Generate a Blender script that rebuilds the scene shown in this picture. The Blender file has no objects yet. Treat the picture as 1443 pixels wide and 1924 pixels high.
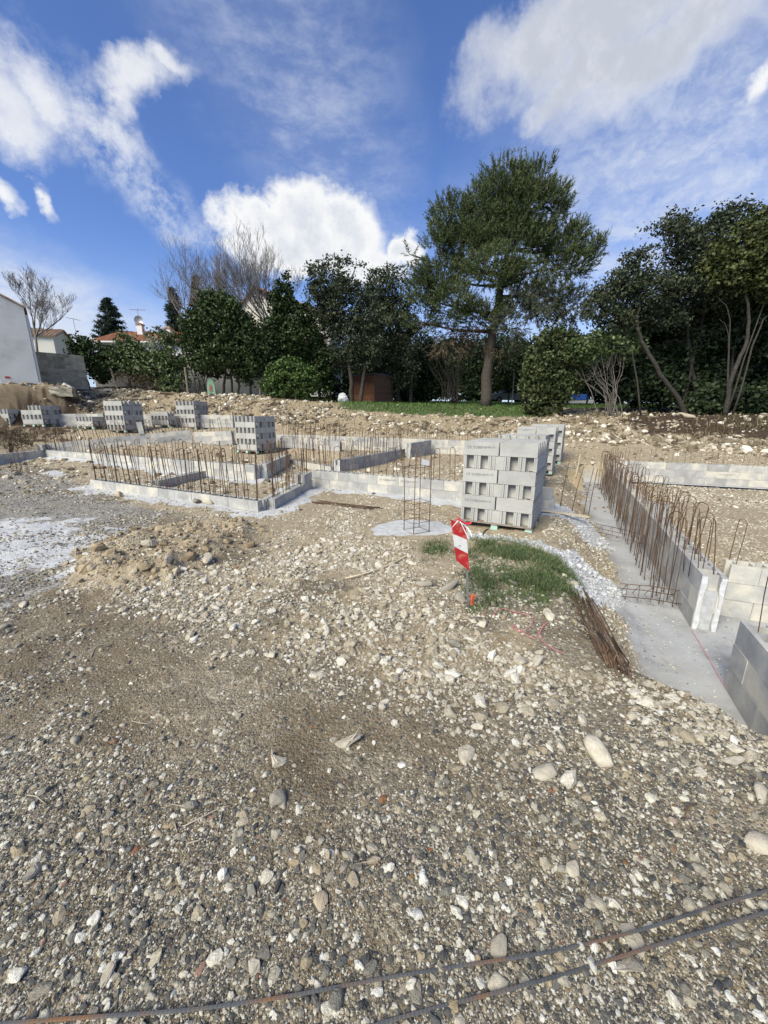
import bpy, bmesh, math, random
import numpy as np
from mathutils import Vector, Matrix, Euler
random.seed(7); RNG = np.random.default_rng(7)
SC = bpy.context.scene; COL = SC.collection
R = math.radians

# ---------------------------------------------------------------- camera, light, exposure
CZ = 1.6; PITCH = R(14.15); FPX = 722.0
cam = bpy.data.cameras.new('camera'); cam.sensor_fit = 'HORIZONTAL'; cam.sensor_width = 36; cam.lens = 36*FPX/1443
cam.clip_start = 0.05; cam.clip_end = 3000
cob = bpy.data.objects.new('camera', cam); COL.objects.link(cob)
cob.location = (0, 0, CZ); cob.rotation_euler = (R(90)-PITCH, 0, 0); SC.camera = cob
SC.view_settings.view_transform = 'Standard'; SC.view_settings.look = 'None'
SC.view_settings.gamma = 1; SC.view_settings.use_curve_mapping = False
SC.view_settings.exposure = 0.27
SC.cycles.use_denoising = True
SC.cycles.max_bounces = 6
SUN_AZ, SUN_EL = 220.0, 43.0      # compass-like, measured from +Y towards +X
SUN_STRENGTH, SUN_ANGLE = 4.6, 34.0
SKY_STRENGTH = 0.085
sl = bpy.data.lights.new('sun', 'SUN'); sl.energy = SUN_STRENGTH; sl.angle = R(SUN_ANGLE); sl.color = (1, .955, .80)
so = bpy.data.objects.new('sun', sl); COL.objects.link(so)
sd = Vector((math.sin(R(SUN_AZ))*math.cos(R(SUN_EL)), math.cos(R(SUN_AZ))*math.cos(R(SUN_EL)), math.sin(R(SUN_EL))))
so.rotation_euler = sd.to_track_quat('Z', 'Y').to_euler(); so.location = (-8, -16, 20)

def pdir(px, py):
    u = (px-721.5)/FPX; v = (py-962)/FPX; s, c = math.sin(PITCH), math.cos(PITCH)
    return np.array([u, c-v*s, -(s+v*c)])
def at(px, py, Y):                      # point on the sight line at forward distance Y
    d = pdir(px, py); t = Y/d[1]; return np.array([d[0]*t, Y, CZ+d[2]*t])
def at_z(px, py, z):                    # point on the sight line at height z
    d = pdir(px, py); t = (z-CZ)/d[2]; return np.array([d[0]*t, d[1]*t, z])
def ppm(Y, z=1.6): return FPX/(Y*math.cos(PITCH)+(CZ-z)*math.sin(PITCH))   # pixels per metre

# ---------------------------------------------------------------- node helpers
class NT:
    def __init__(s, tree): s.t = tree; s.n = tree.nodes; s.l = tree.links
    def new(s, typ, **kw):
        n = s.n.new(typ)
        for k, v in kw.items(): setattr(n, k, v)
        return n
    def put(s, sock, v):
        if v is None: return
        if isinstance(v, bpy.types.NodeSocket): s.l.new(v, sock)
        else:
            try: sock.default_value = v
            except Exception: sock.default_value = (*v, 1.0)
    def math(s, op, a, b=None, c=None, clamp=False):
        n = s.new('ShaderNodeMath', operation=op, use_clamp=clamp)
        for i, x in enumerate((a, b, c)):
            if x is not None: s.put(n.inputs[i], x)
        return n.outputs[0]
    def vm(s, op, a, b=None, out=0):
        n = s.new('ShaderNodeVectorMath', operation=op)
        s.put(n.inputs[0], a)
        if b is not None:
            if op == 'SCALE': s.put(n.inputs['Scale'], b)
            else: s.put(n.inputs[1], b)
        return n.outputs[out]
    def mix(s, f, a, b, blend='MIX'):
        n = s.new('ShaderNodeMix', data_type='RGBA', blend_type=blend)
        s.put(n.inputs[0], f); s.put(n.inputs[6], a); s.put(n.inputs[7], b); return n.outputs[2]
    def noise(s, vec, scale, detail=4, rough=.55, dist=0, out=0):
        n = s.new('ShaderNodeTexNoise'); s.put(n.inputs['Vector'], vec)
        n.inputs['Scale'].default_value = scale; n.inputs['Detail'].default_value = detail
        n.inputs['Roughness'].default_value = rough; n.inputs['Distortion'].default_value = dist
        return n.outputs[out]
    def voro(s, vec, scale, out='Color', feature='F1'):
        n = s.new('ShaderNodeTexVoronoi', feature=feature); s.put(n.inputs['Vector'], vec); n.inputs['Scale'].default_value = scale
        return n.outputs[out]
    def smooth(s, x, lo, hi, a=0., b=1.):
        n = s.new('ShaderNodeMapRange', interpolation_type='SMOOTHSTEP'); s.put(n.inputs[0], x)
        for i, v in zip((1, 2, 3, 4), (lo, hi, a, b)): n.inputs[i].default_value = v
        return n.outputs[0]
    def ramp(s, x, stops, interp='LINEAR'):
        n = s.new('ShaderNodeValToRGB'); cr = n.color_ramp; cr.interpolation = interp
        while len(cr.elements) > 1: cr.elements.remove(cr.elements[-1])
        for i, (p, c) in enumerate(stops):
            e = cr.elements[0] if i == 0 else cr.elements.new(p)
            e.position = p; e.color = (*c, 1)
        s.put(n.inputs[0], x); return n.outputs[0]
    def bump(s, h, strength=.5, dist=.01, normal=None):
        n = s.new('ShaderNodeBump'); s.put(n.inputs['Height'], h); n.inputs['Strength'].default_value = strength
        n.inputs['Distance'].default_value = dist
        if normal is not None: s.put(n.inputs['Normal'], normal)
        return n.outputs[0]
def material(name):
    m = bpy.data.materials.new(name); m.use_nodes = True; m.node_tree.nodes.clear(); k = NT(m.node_tree)
    b = k.new('ShaderNodeBsdfPrincipled'); o = k.new('ShaderNodeOutputMaterial'); k.l.new(b.outputs[0], o.inputs[0])
    b.inputs['Specular IOR Level'].default_value = .25
    return m, k, b
MAT = {}
def mat_noise(name, c1, c2, scale=6, rough=.8, detail=5, bump=.0, bscale=60, bdist=.004, obj_var=0., c3=None, metal=0, coord='Object'):
    """two- or three-tone mottled surface with fine relief; obj_var varies brightness between pieces"""
    m, k, b = material(name); tc = k.new('ShaderNodeTexCoord'); oi = k.new('ShaderNodeObjectInfo')
    v = k.vm('ADD', tc.outputs[coord], k.vm('SCALE', oi.outputs['Location'], 1.7))
    n = k.noise(v, scale, detail, .6)
    st = [(.3, c1), (.7, c2)] if c3 is None else [(.28, c1), (.5, c2), (.72, c3)]
    c = k.ramp(n, st)
    if obj_var:
        w = k.math('MULTIPLY_ADD', oi.outputs['Random'], 2*obj_var, 1-obj_var)
        c = k.vm('SCALE', c, w)
    k.put(b.inputs['Base Color'], c); b.inputs['Roughness'].default_value = rough; b.inputs['Metallic'].default_value = metal
    if bump: k.put(b.inputs['Normal'], k.bump(k.noise(v, bscale, 4, .7), bump, bdist))
    MAT[name] = m; return m

# ---------------------------------------------------------------- sky
W = bpy.data.worlds.new('World'); SC.world = W; W.use_nodes = True; W.node_tree.nodes.clear()
def build_sky():
    k = NT(W.node_tree); out = k.new('ShaderNodeOutputWorld'); bg = k.new('ShaderNodeBackground'); k.l.new(bg.outputs[0], out.inputs[0])
    bg.inputs['Strength'].default_value = SKY_STRENGTH
    sky = k.new('ShaderNodeTexSky', sky_type='NISHITA', sun_disc=False, sun_elevation=R(SUN_EL), sun_rotation=R(SUN_AZ))
    sky.air_density = 1.0; sky.dust_density = .4; sky.ozone_density = 2.0
    tc = k.new('ShaderNodeTexCoord'); d = tc.outputs['Generated']
    sep = k.new('ShaderNodeSeparateXYZ'); k.put(sep.inputs[0], d); zz = sep.outputs[2]
    wv = k.vm('SUBTRACT', k.noise(d, 3.2, 5, .6, out=1), (.5, .5, .5))
    dw = k.vm('ADD', d, k.vm('SCALE', wv, .13))
    wv2 = k.vm('SUBTRACT', k.noise(d, 9, 5, .65, out=1), (.5, .5, .5))
    dw = k.vm('ADD', dw, k.vm('SCALE', wv2, .085))
    def blob(px, py, rx, ry, rot=0, vec=dw, soft=(1.5, .1)):
        c = pdir(px, py); L = np.linalg.norm(c); c = c/L
        e = pdir(px+math.cos(R(rot))*rx, py-math.sin(R(rot))*rx); e = e/np.linalg.norm(e)-c
        f = pdir(px-math.sin(R(rot))*ry, py-math.cos(R(rot))*ry); f = f/np.linalg.norm(f)-c
        p = k.vm('SUBTRACT', vec, tuple(c))
        a = k.vm('DOT_PRODUCT', p, tuple(e/np.dot(e, e)), out=1); b_ = k.vm('DOT_PRODUCT', p, tuple(f/np.dot(f, f)), out=1)
        r = k.math('SQRT', k.math('ADD', k.math('MULTIPLY', a, a), k.math('MULTIPLY', b_, b_)))
        front = k.smooth(k.vm('DOT_PRODUCT', d, tuple(c), out=1), .3, .6)
        return k.math('MULTIPLY', k.smooth(r, soft[0], soft[1]), front), b_
    fb = k.noise(d, 9, 10, .68); fb2 = k.noise(k.vm('ADD', d, (3.1, 1.7, .4)), 19, 8, .68)
    col = k.mix(k.smooth(zz, -.02, .35, .55, 0.), k.vm('MULTIPLY', sky.outputs[0], SKY_TINT), (6.6, 7.7, 9.2))
    # high thin veil: right half of the view, mackerel ripples, low band at the left
    hz, _ = blob(1240, 360, 700, 520, 0, dw, (1.2, .1))
    rip = k.noise(k.vm('MULTIPLY', dw, (26, 26, 46)), 1, 4, .6)
    rip2 = k.noise(k.vm('MULTIPLY', d, (9, 9, 20)), 1, 6, .65)
    veil = k.math('MULTIPLY', hz, k.math('MULTIPLY_ADD', k.smooth(rip, .36, .7), .30, k.math('MULTIPLY_ADD', k.smooth(rip2, .25, .7), .40, .16)))
    lo, _ = blob(60, 560, 520, 120, -20, dw, (1.3, .15))
    veil = k.math('MAXIMUM', veil, k.math('MULTIPLY', lo, k.math('MULTIPLY_ADD', k.smooth(rip2, .3, .66), .62, .36)))
    mid, _ = blob(560, 150, 420, 230, -40, dw, (1.3, .1))
    veil = k.math('MAXIMUM', veil, k.math('MULTIPLY', mid, k.math('MULTIPLY_ADD', k.smooth(rip2, .36, .7), .42, .10)))
    st, _ = blob(265, 330, 230, 46, -46, dw, (1.5, .2))
    veil = k.math('MAXIMUM', veil, k.math('MULTIPLY', st, k.math('MULTIPLY', k.smooth(fb2, .36, .66), .75)))
    # elsewhere in the sky: same broken thin cloud
    oth = k.math('MULTIPLY', k.smooth(sep.outputs[1], .25, -.2), k.math('MULTIPLY', k.smooth(fb, .47, .68), .8))
    veil = k.math('MAXIMUM', veil, oth)
    col = k.mix(veil, col, (7.0, 7.6, 8.8))
    # cumulus
    def cum(blobs, lo, hi, amp, white, grey, gsc):
        nonlocal col
        dn = None
        for bb in blobs:
            m, y = blob(*bb)
            dn = m if dn is None else k.math('MAXIMUM', dn, m)
        x = k.math('ADD', dn, k.math('MULTIPLY', k.math('SUBTRACT', fb, .5), amp)); x = k.math('ADD', x, k.math('MULTIPLY', k.math('SUBTRACT', fb2, .5), amp*.45))
        x = k.math('MULTIPLY', x, k.smooth(dn, .0, .3))
        al = k.smooth(x, lo, hi)
        sh = k.smooth(k.math('ADD', x, k.math('MULTIPLY', k.math('SUBTRACT', fb2, .5), 1.0)), gsc[0], gsc[1])
        col = k.mix(al, col, k.mix(sh, white, grey))
    wh = (9.3, 9.4, 9.5); gr = (5.6, 6.0, 6.8)
    cum([(500, 430, 100, 62), (570, 425, 85, 78), (660, 440, 75, 76), (600, 480, 190, 55), (770, 465, 45, 40)], .16, .66, 1.0, wh, (6.7, 7.1, 7.9), (.55, 1.35))
    cum([(-20, 130, 130, 120), (90, 165, 130, 55, -28), (160, 205, 120, 40, -8), (255, 130, 110, 62, 20), (225, 180, 80, 44, 40), (320, 120, 50, 34)], .16, 1.45, 1.7, wh, gr, (.95, 1.8))
    cum([(20, 345, 36, 34), (88, 340, 18, 44)], .18, 1.1, 1.3, wh, gr, (.9, 1.6))
    cum([(1130, 20, 300, 120), (1020, 80, 150, 90), (1230, 90, 190, 100), (1110, 130, 120, 70)], .08, 1.05, 1.1, (8.3, 8.5, 8.9), (5.5, 5.9, 6.7), (.35, 1.15))
    cum([(1450, 130, 45, 40)], .18, 1.1, 1.2, wh, gr, (.9, 1.6))
    k.put(bg.inputs['Color'], col)
SKY_TINT = (1.02, 1.22, 1.72)
build_sky()

# ---------------------------------------------------------------- numpy noise and mesh helpers
def _h(i, j, s):
    n = (i*374761393 + j*668265263 + s*1442695041) & 0xFFFFFFFF
    n = ((n ^ (n >> 13))*1274126177) & 0xFFFFFFFF
    return ((n ^ (n >> 16)) & 0xFFFF)/65535.0
def vnoise(x, y, s=0):
    x = np.asarray(x, float); y = np.asarray(y, float)
    i = np.floor(x).astype(np.int64); j = np.floor(y).astype(np.int64); fx = x-i; fy = y-j
    fx = fx*fx*(3-2*fx); fy = fy*fy*(3-2*fy)
    a, b, c, d = _h(i, j, s), _h(i+1, j, s), _h(i, j+1, s), _h(i+1, j+1, s)
    return (a*(1-fx)+b*fx)*(1-fy)+(c*(1-fx)+d*fx)*fy
def fbm(x, y, oct=4, s=0):
    t = 0; a = .5; n = 0
    for o in range(oct):
        t = t+a*vnoise(x*2**o, y*2**o, s+o*17); n += a; a *= .5
    return t/n
def sstep(x, lo, hi):
    t = np.clip((x-lo)/(hi-lo), 0, 1); return t*t*(3-2*t)
def poly_sd(P, X, Y):
    """signed distance to polygon, negative inside"""
    P = np.asarray(P, float)[:, :2]; d = np.full(X.shape, 1e9); ins = np.zeros(X.shape, bool)
    for a, b in zip(P, np.roll(P, -1, 0)):
        e = b-a; t = np.clip(((X-a[0])*e[0]+(Y-a[1])*e[1])/max(e@e, 1e-12), 0, 1)
        d = np.minimum(d, np.hypot(X-a[0]-t*e[0], Y-a[1]-t*e[1]))
        if a[1] != b[1]:
            c = ((a[1] > Y) != (b[1] > Y)) & (X < (b[0]-a[0])*(Y-a[1])/(b[1]-a[1])+a[0]); ins ^= c
    return np.where(ins, -d, d)
def line_d(P, X, Y):
    P = np.asarray(P, float)[:, :2]; d = np.full(np.shape(X), 1e9)
    for a, b in zip(P[:-1], P[1:]):
        e = b-a; t = np.clip(((X-a[0])*e[0]+(Y-a[1])*e[1])/max(e@e, 1e-12), 0, 1)
        d = np.minimum(d, np.hypot(X-a[0]-t*e[0], Y-a[1]-t*e[1]))
    return d
def raw_mesh(name, V, F, smooth=False):
    """V (n,3); F (m,3) or (m,4) int array, or a list of such arrays"""
    me = bpy.data.meshes.new(name); V = np.asarray(V, np.float32); Fs = F if isinstance(F, list) else [F]
    Fs = [np.asarray(f, np.int32) for f in Fs if len(f)]
    me.vertices.add(len(V)); me.vertices.foreach_set('co', V.ravel())
    li = np.concatenate([f.ravel() for f in Fs]); cnt = np.concatenate([np.full(len(f), f.shape[1], np.int32) for f in Fs])
    st = np.concatenate([[0], np.cumsum(cnt)[:-1]]).astype(np.int32)
    me.loops.add(len(li)); me.loops.foreach_set('vertex_index', li)
    me.polygons.add(len(cnt)); me.polygons.foreach_set('loop_start', st)
    if smooth: me.polygons.foreach_set('use_smooth', np.ones(len(cnt), bool))
    me.update(calc_edges=True); me.validate(); return me
def link(name, me, mat=None, parent=None, loc=None, rot=None, scl=None):
    o = bpy.data.objects.new(name, me); COL.objects.link(o)
    if mat is not None and not me.materials: me.materials.append(mat)
    if parent is not None: o.parent = parent
    if loc is not None: o.location = tuple(float(q) for q in loc)
    if rot is not None: o.rotation_euler = rot
    if scl is not None: o.scale = scl
    return o
def tag(o, label=None, cat=None, group=None, kind=None):
    if label: o['label'] = label
    if cat: o['category'] = cat
    if group: o['group'] = group
    if kind: o['kind'] = kind
    return o
def thing(name, label, cat, loc=(0, 0, 0), rz=0., group=None):
    o = bpy.data.objects.new(name, None); COL.objects.link(o); o.empty_display_size = .2
    o.location = tuple(float(q) for q in loc); o.rotation_euler = (0, 0, rz); return tag(o, label, cat, group)
class MB:
    """collects shapes into one mesh"""
    def __init__(s): s.V = []; s.Q = []; s.T = []; s.n = 0; s.N = []
    def add(s, V, F):
        V = np.asarray(V, float).reshape(-1, 3); s.V.append(V)
        for f in F:
            f = [int(i)+s.n for i in f]
            (s.Q if len(f) == 4 else s.T if len(f) == 3 else s.N).append(f)
        s.n += len(V); return s
    def box(s, x0, x1, y0, y1, z0, z1, M=None):
        V = np.array([(x, y, z) for z in (z0, z1) for y in (y0, y1) for x in (x0, x1)], float)
        if M is not None: V = np.array([tuple(M @ Vector(v)) for v in V])
        return s.add(V, [(0, 2, 3, 1), (4, 5, 7, 6), (0, 1, 5, 4), (2, 6, 7, 3), (0, 4, 6, 2), (1, 3, 7, 5)])
    def tube(s, P, r, sides=6, cap=True):
        P = np.asarray(P, float); n = len(P); r = np.broadcast_to(np.asarray(r, float), (n,))
        T = np.gradient(P, axis=0); T /= np.linalg.norm(T, axis=1)[:, None]+1e-12
        up = np.array([0, 0, 1.]) if abs(T[0, 2]) < .9 else np.array([1., 0, 0])
        V = []; x = np.cross(up, T[0]); x /= np.linalg.norm(x)
        a = np.linspace(0, 2*np.pi, sides, endpoint=False)
        for i in range(n):
            x = x-T[i]*(x@T[i]); x /= np.linalg.norm(x)+1e-12; y = np.cross(T[i], x)
            V.append(P[i]+r[i]*(np.cos(a)[:, None]*x+np.sin(a)[:, None]*y))
        F = []
        for i in range(n-1):
            for j in range(sides):
                k = (j+1) % sides; F.append((i*sides+j, i*sides+k, (i+1)*sides+k, (i+1)*sides+j))
        if cap: F.append(tuple(range(sides))[::-1]); F.append(tuple((n-1)*sides+j for j in range(sides)))
        return s.add(np.concatenate(V), F)
    def mesh(s, name, smooth=False):
        me = bpy.data.meshes.new(name); me.from_pydata(np.concatenate(s.V).tolist(), [], s.Q+s.T+s.N)
        if smooth: me.polygons.foreach_set('use_smooth', np.ones(len(me.polygons), bool))
        me.update(); return me
    def obj(s, name, mat, parent=None, smooth=False, **kw): return link(name, s.mesh(name, smooth), mat, parent, **kw)

# ---------------------------------------------------------------- terrain
UB = [-1.1, -.8, -.65, -.4, -.1, .2, .45, .7, 1.1]; YB = [16.6, 18.7, 20.2, 20.3, 18.6, 18.4, 17.0, 14.2, 11.6]
UC = np.array([-1.1, -.65, -.4, -.1, .2, .45, .7, 1.1])
YC = np.array([0, 4, 8, 11, 14, 16.5, 18, 20, 22, 24, 27, 35, 60, 240.])
ZC = np.array([
    [0, 0, -.05, -.05, .02, .7, 1.65, 2.7, 2.85, 2.95, 3.0, 3.3, 4, 6],
    [0, 0, -.05, -.05, .22, .78, 1.05, 1.65, 2.35, 2.95, 3.45, 3.7, 4, 6],
    [0, 0, -.05, -.05, .22, .62, .85, 1.30, 2.05, 2.75, 2.95, 3.3, 4, 6],
    [0, 0, -.05, -.05, -.03, .05, .55, 1.10, 1.70, 2.30, 2.42, 2.8, 3.6, 6],
    [0, 0, -.05, -.05, -.03, .10, .45, 1.00, 1.52, 1.78, 2.22, 2.7, 3.4, 6],
    [0, 0, -.06, -.05, .10, .50, .90, 1.35, 1.52, 1.72, 2.05, 2.5, 3.2, 6],
    [0, 0, -.05, .02, .35, .90, 1.25, 1.50, 1.62, 1.75, 2.0, 2.5, 3.2, 6],
    [0, 0, -.03, .12, .85, 1.30, 1.50, 1.60, 1.70, 1.80, 2.0, 2.5, 3.2, 6]])
PIT = [(2.8, .5), (2.5, 1.35), (2.3, 1.9), (2.22, 2.25), (2.26, 2.49), (2.53, 2.99), (2.76, 3.75), (3.22, 4.66), (3.85, 6.16), (5.36, 9.74),
       (6.5, 12.55), (7.2, 12.35), (11.6, 10.42), (18, 7.6), (18, .5)]
PIT_IN = [(3.95, 4.2), (7.2, 11.7), (11.5, 9.8), (18, 7), (18, 2.0), (8, 2.9)]
# lips, pads and spills, all at ground level
W_A = [at_z(180, 915, -.05), at_z(493, 960, -.05)]
W_C = [at_z(588, 913, -.05), at_z(868, 946, -.05)]
W_C[1] = at_z(1041, 958, -.05)
W_B = [W_A[1]+np.array([.1, .12, 0]), W_C[0]]
W_D = [at_z(90, 864, -.05), at_z(485, 901, -.05)]
W_H = [at_z(-70, 884, -.05), at_z(88, 864, -.05)]
W_E = [W_D[1]+np.array([.1, .15, 0]), at_z(541, 874, -.05)]
W_F = [W_E[1]+np.array([.15, .05, 0]), at_z(628, 889, -.05)]
W_K = [at_z(634, 889, -.05), at_z(757, 862, -.05)]
W_L = [at(522, 839, 18.4), at(868, 854, 16.2)]
W_I = [at(97, 862, 14.9), at(365, 833, 16.8)]
W_J = [at(370, 838, 16.6), at(440, 836, 16.3)]
W_J2 = [at(530, 838, 15.2), at(640, 848, 14.6)]
W_N = [at(-40, 803, 18.3), at(200, 801, 18.6)]
W_M = [at(270, 801, 19.6), at(440, 803, 19.3)]
PLASTER = [at(75, 727, 20.0), at(75, 727, 20.0)+np.array([-7.66, -6.43, -.25])]
PACKS = [(483, 853, 14.0), (237, 813, 17.0), (369, 807, 19.0), (83, 802, 17.6), (176, 806, 17.4), (318, 803, 18.6), (20, 800, 17.8)]
LINE_PADS = [(W_L[0], W_L[1], 1.0), (W_I[0], W_I[1], .9), (W_J[0], W_J[1], .8), (W_J2[0], W_J2[1], .6), (W_N[0], W_N[1], .8), (W_M[0], W_M[1], .7)]
for q_ in PACKS: p_ = at(*q_); LINE_PADS.append((p_+np.array([0, .2, -.02]), p_+np.array([0, .9, -.02]), 1.05))
LINE_PADS.append((PLASTER[0]+np.array([.3, .2, .1]), PLASTER[1]+np.array([0, 0, .1]), 1.5))
P_PAD = [at_z(x, y, -.07) for x, y in ((684, 1000), (715, 988), (745, 980), (800, 981), (836, 990), (858, 998), (862, 1004), (815, 1012), (770, 1018), (735, 1012), (705, 1010))]
P_GRASS = [at_z(x, y, 0) for x, y in ((900, 1012), (960, 1012), (1030, 1030), (1068, 1062), (1078, 1110), (1090, 1148), (1040, 1150), (990, 1135), (930, 1145), (890, 1140), (876, 1100), (880, 1050))]
P_GRASS2 = [at_z(x, y, 0) for x, y in ((780, 1025), (840, 1012), (850, 1040), (800, 1050))]
P_MOUND = [at_z(x, y, 0) for x, y in ((130, 1110), (150, 1045), (230, 1010), (330, 985), (430, 975), (500, 985), (480, 1020), (400, 1060), (330, 1090), (220, 1112))]
P_SLURRY = [at_z(x, y, 0) for x, y in ((-120, 985), (60, 975), (200, 985), (270, 1000), (240, 1015), (150, 1042), (120, 1075), (40, 1085), (20, 1100), (-120, 1130))]
P_GRAY = [at_z(x, y, 0) for x, y in ((-200, 890), (20, 880), (140, 900), (180, 930), (300, 960), (330, 985), (150, 1040), (60, 1110), (-200, 1160))]
P_PATCH = [at_z(x, y, -.05) for x, y in ((75, 889), (100, 884), (132, 889), (120, 895), (90, 896))]
P_BROWN = [at_z(x, y, 0) for x, y in ((560, 1400), (690, 1440), (700, 1500), (600, 1560), (480, 1500))]
P_WET = [at_z(x, y, 0) for x, y in ((0, 1150), (120, 1130), (300, 1120), (240, 1200), (160, 1260), (180, 1380), (60, 1450), (-60, 1420))]
P_BROWN2 = [at_z(x, y, 0) for x, y in ((180, 1230), (420, 1200), (540, 1290), (420, 1400), (200, 1360))]
def pit_depth(X, Y):
    """0 outside, 1 on the trench floor; and the floor height"""
    wob = .30*(fbm(X*1.3, Y*1.3, 4, 5)-.5)
    d = np.maximum(poly_sd(PIT, X, Y)+wob*np.where(Y > 2.2, 1, .3), 0)
    w = np.interp(Y, [0, 1.9, 2.9, 5, 9], [.42, .45, .95, 1.0, .9])
    w = np.where((Y > 9.5) & (X > 5.6), .18, w)
    f = 1-sstep(d, 0, 1)*0
    f = 1-sstep(d/w, .0, 1.0)
    zi = -.5+.17*sstep(-poly_sd(PIT_IN, X, Y), -.05, .5)
    return f, zi
def terrain(X, Y, detail=True):
    X = np.asarray(X, float); Y = np.asarray(Y, float)
    u = np.clip(X/np.maximum(Y, 1.0), -1.1, 1.1); yy = np.clip(Y, 0, 239)
    iu = np.clip(np.searchsorted(UC, u)-1, 0, len(UC)-2); iy = np.clip(np.searchsorted(YC, yy)-1, 0, len(YC)-2)
    fu = (u-UC[iu])/(UC[iu+1]-UC[iu]); fy = (yy-YC[iy])/(YC[iy+1]-YC[iy])
    fu = fu*fu*(3-2*fu)
    z = (ZC[iu, iy]*(1-fu)+ZC[iu+1, iy]*fu)*(1-fy)+(ZC[iu, iy+1]*(1-fu)+ZC[iu+1, iy+1]*fu)*fy
    flat = np.ones_like(z)
    m = sstep(-poly_sd(P_MOUND, X, Y)+.25*(fbm(X*3, Y*3, 3, 9)-.5), -.1, .35)
    z = z+m*(.05+.16*fbm(X*2.2, Y*2.2, 4, 31))
    g = sstep(-poly_sd(P_GRASS, X, Y), -.2, .5); z = z+.05*g
    pad = sstep(-poly_sd(P_PAD, X, Y), -.05, .12); flat = flat*(1-pad)
    for a_, b_, w_ in LINE_PADS:
        e_ = (b_-a_)[:2]; t_ = np.clip(((X-a_[0])*e_[0]+(Y-a_[1])*e_[1])/max(e_@e_, 1e-9), 0, 1); d_ = np.hypot(X-a_[0]-t_*e_[0], Y-a_[1]-t_*e_[1])
        k_ = 1-sstep(d_, w_*.45, w_*1.25); z = z*(1-k_)+(a_[2]+(b_[2]-a_[2])*t_-.01)*k_; flat = flat*(1-(.25 if w_ == 1.5 else .7)*k_)
    f, zi = pit_depth(X, Y)
    z = z*(1-f)+zi*f
    inpit = f > .98
    if detail:
        n1 = fbm(X*.9, Y*.9, 3, 1)-.5; n2 = fbm(X*5, Y*5, 4, 2)-.5; n3 = fbm(X*22, Y*22, 3, 3)-.5
        amp = np.where(Y < 4, 1.0, 1.5)*flat*np.where(inpit, .25, 1)
        z = z+amp*(.06*n1+.035*n2+.011*n3)
        bank = sstep(Y-np.interp(u, UB, YB), -.3, 1.2)*np.where(Y < 26, 1, .3)*flat
        z = z+bank*(.34*(fbm(X*1.6, Y*1.6, 4, 12)-.55)+.20*(fbm(X*6, Y*6, 3, 13)-.5))*(1-.7*sstep(Y, 21.5, 22.5))
        z = z+(m*(.12*(fbm(X*9, Y*9, 3, 14)-.5)))
    return z
def zt(x, y): return float(terrain(np.array([x]), np.array([y]))[0])
def on(px, py, it=12, lift=0.):
    """world point where the sight line through (px, py) meets the terrain"""
    d = pdir(px, py); ts = np.geomspace(.7, 70, 900); X = d[0]*ts; Y = d[1]*ts; Z = CZ+d[2]*ts
    h = terrain(X, Y); b = np.nonzero(Z < h)[0]; i = b[0] if len(b) else len(ts)-1
    return np.array([X[i], Y[i], h[i]+lift])

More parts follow.
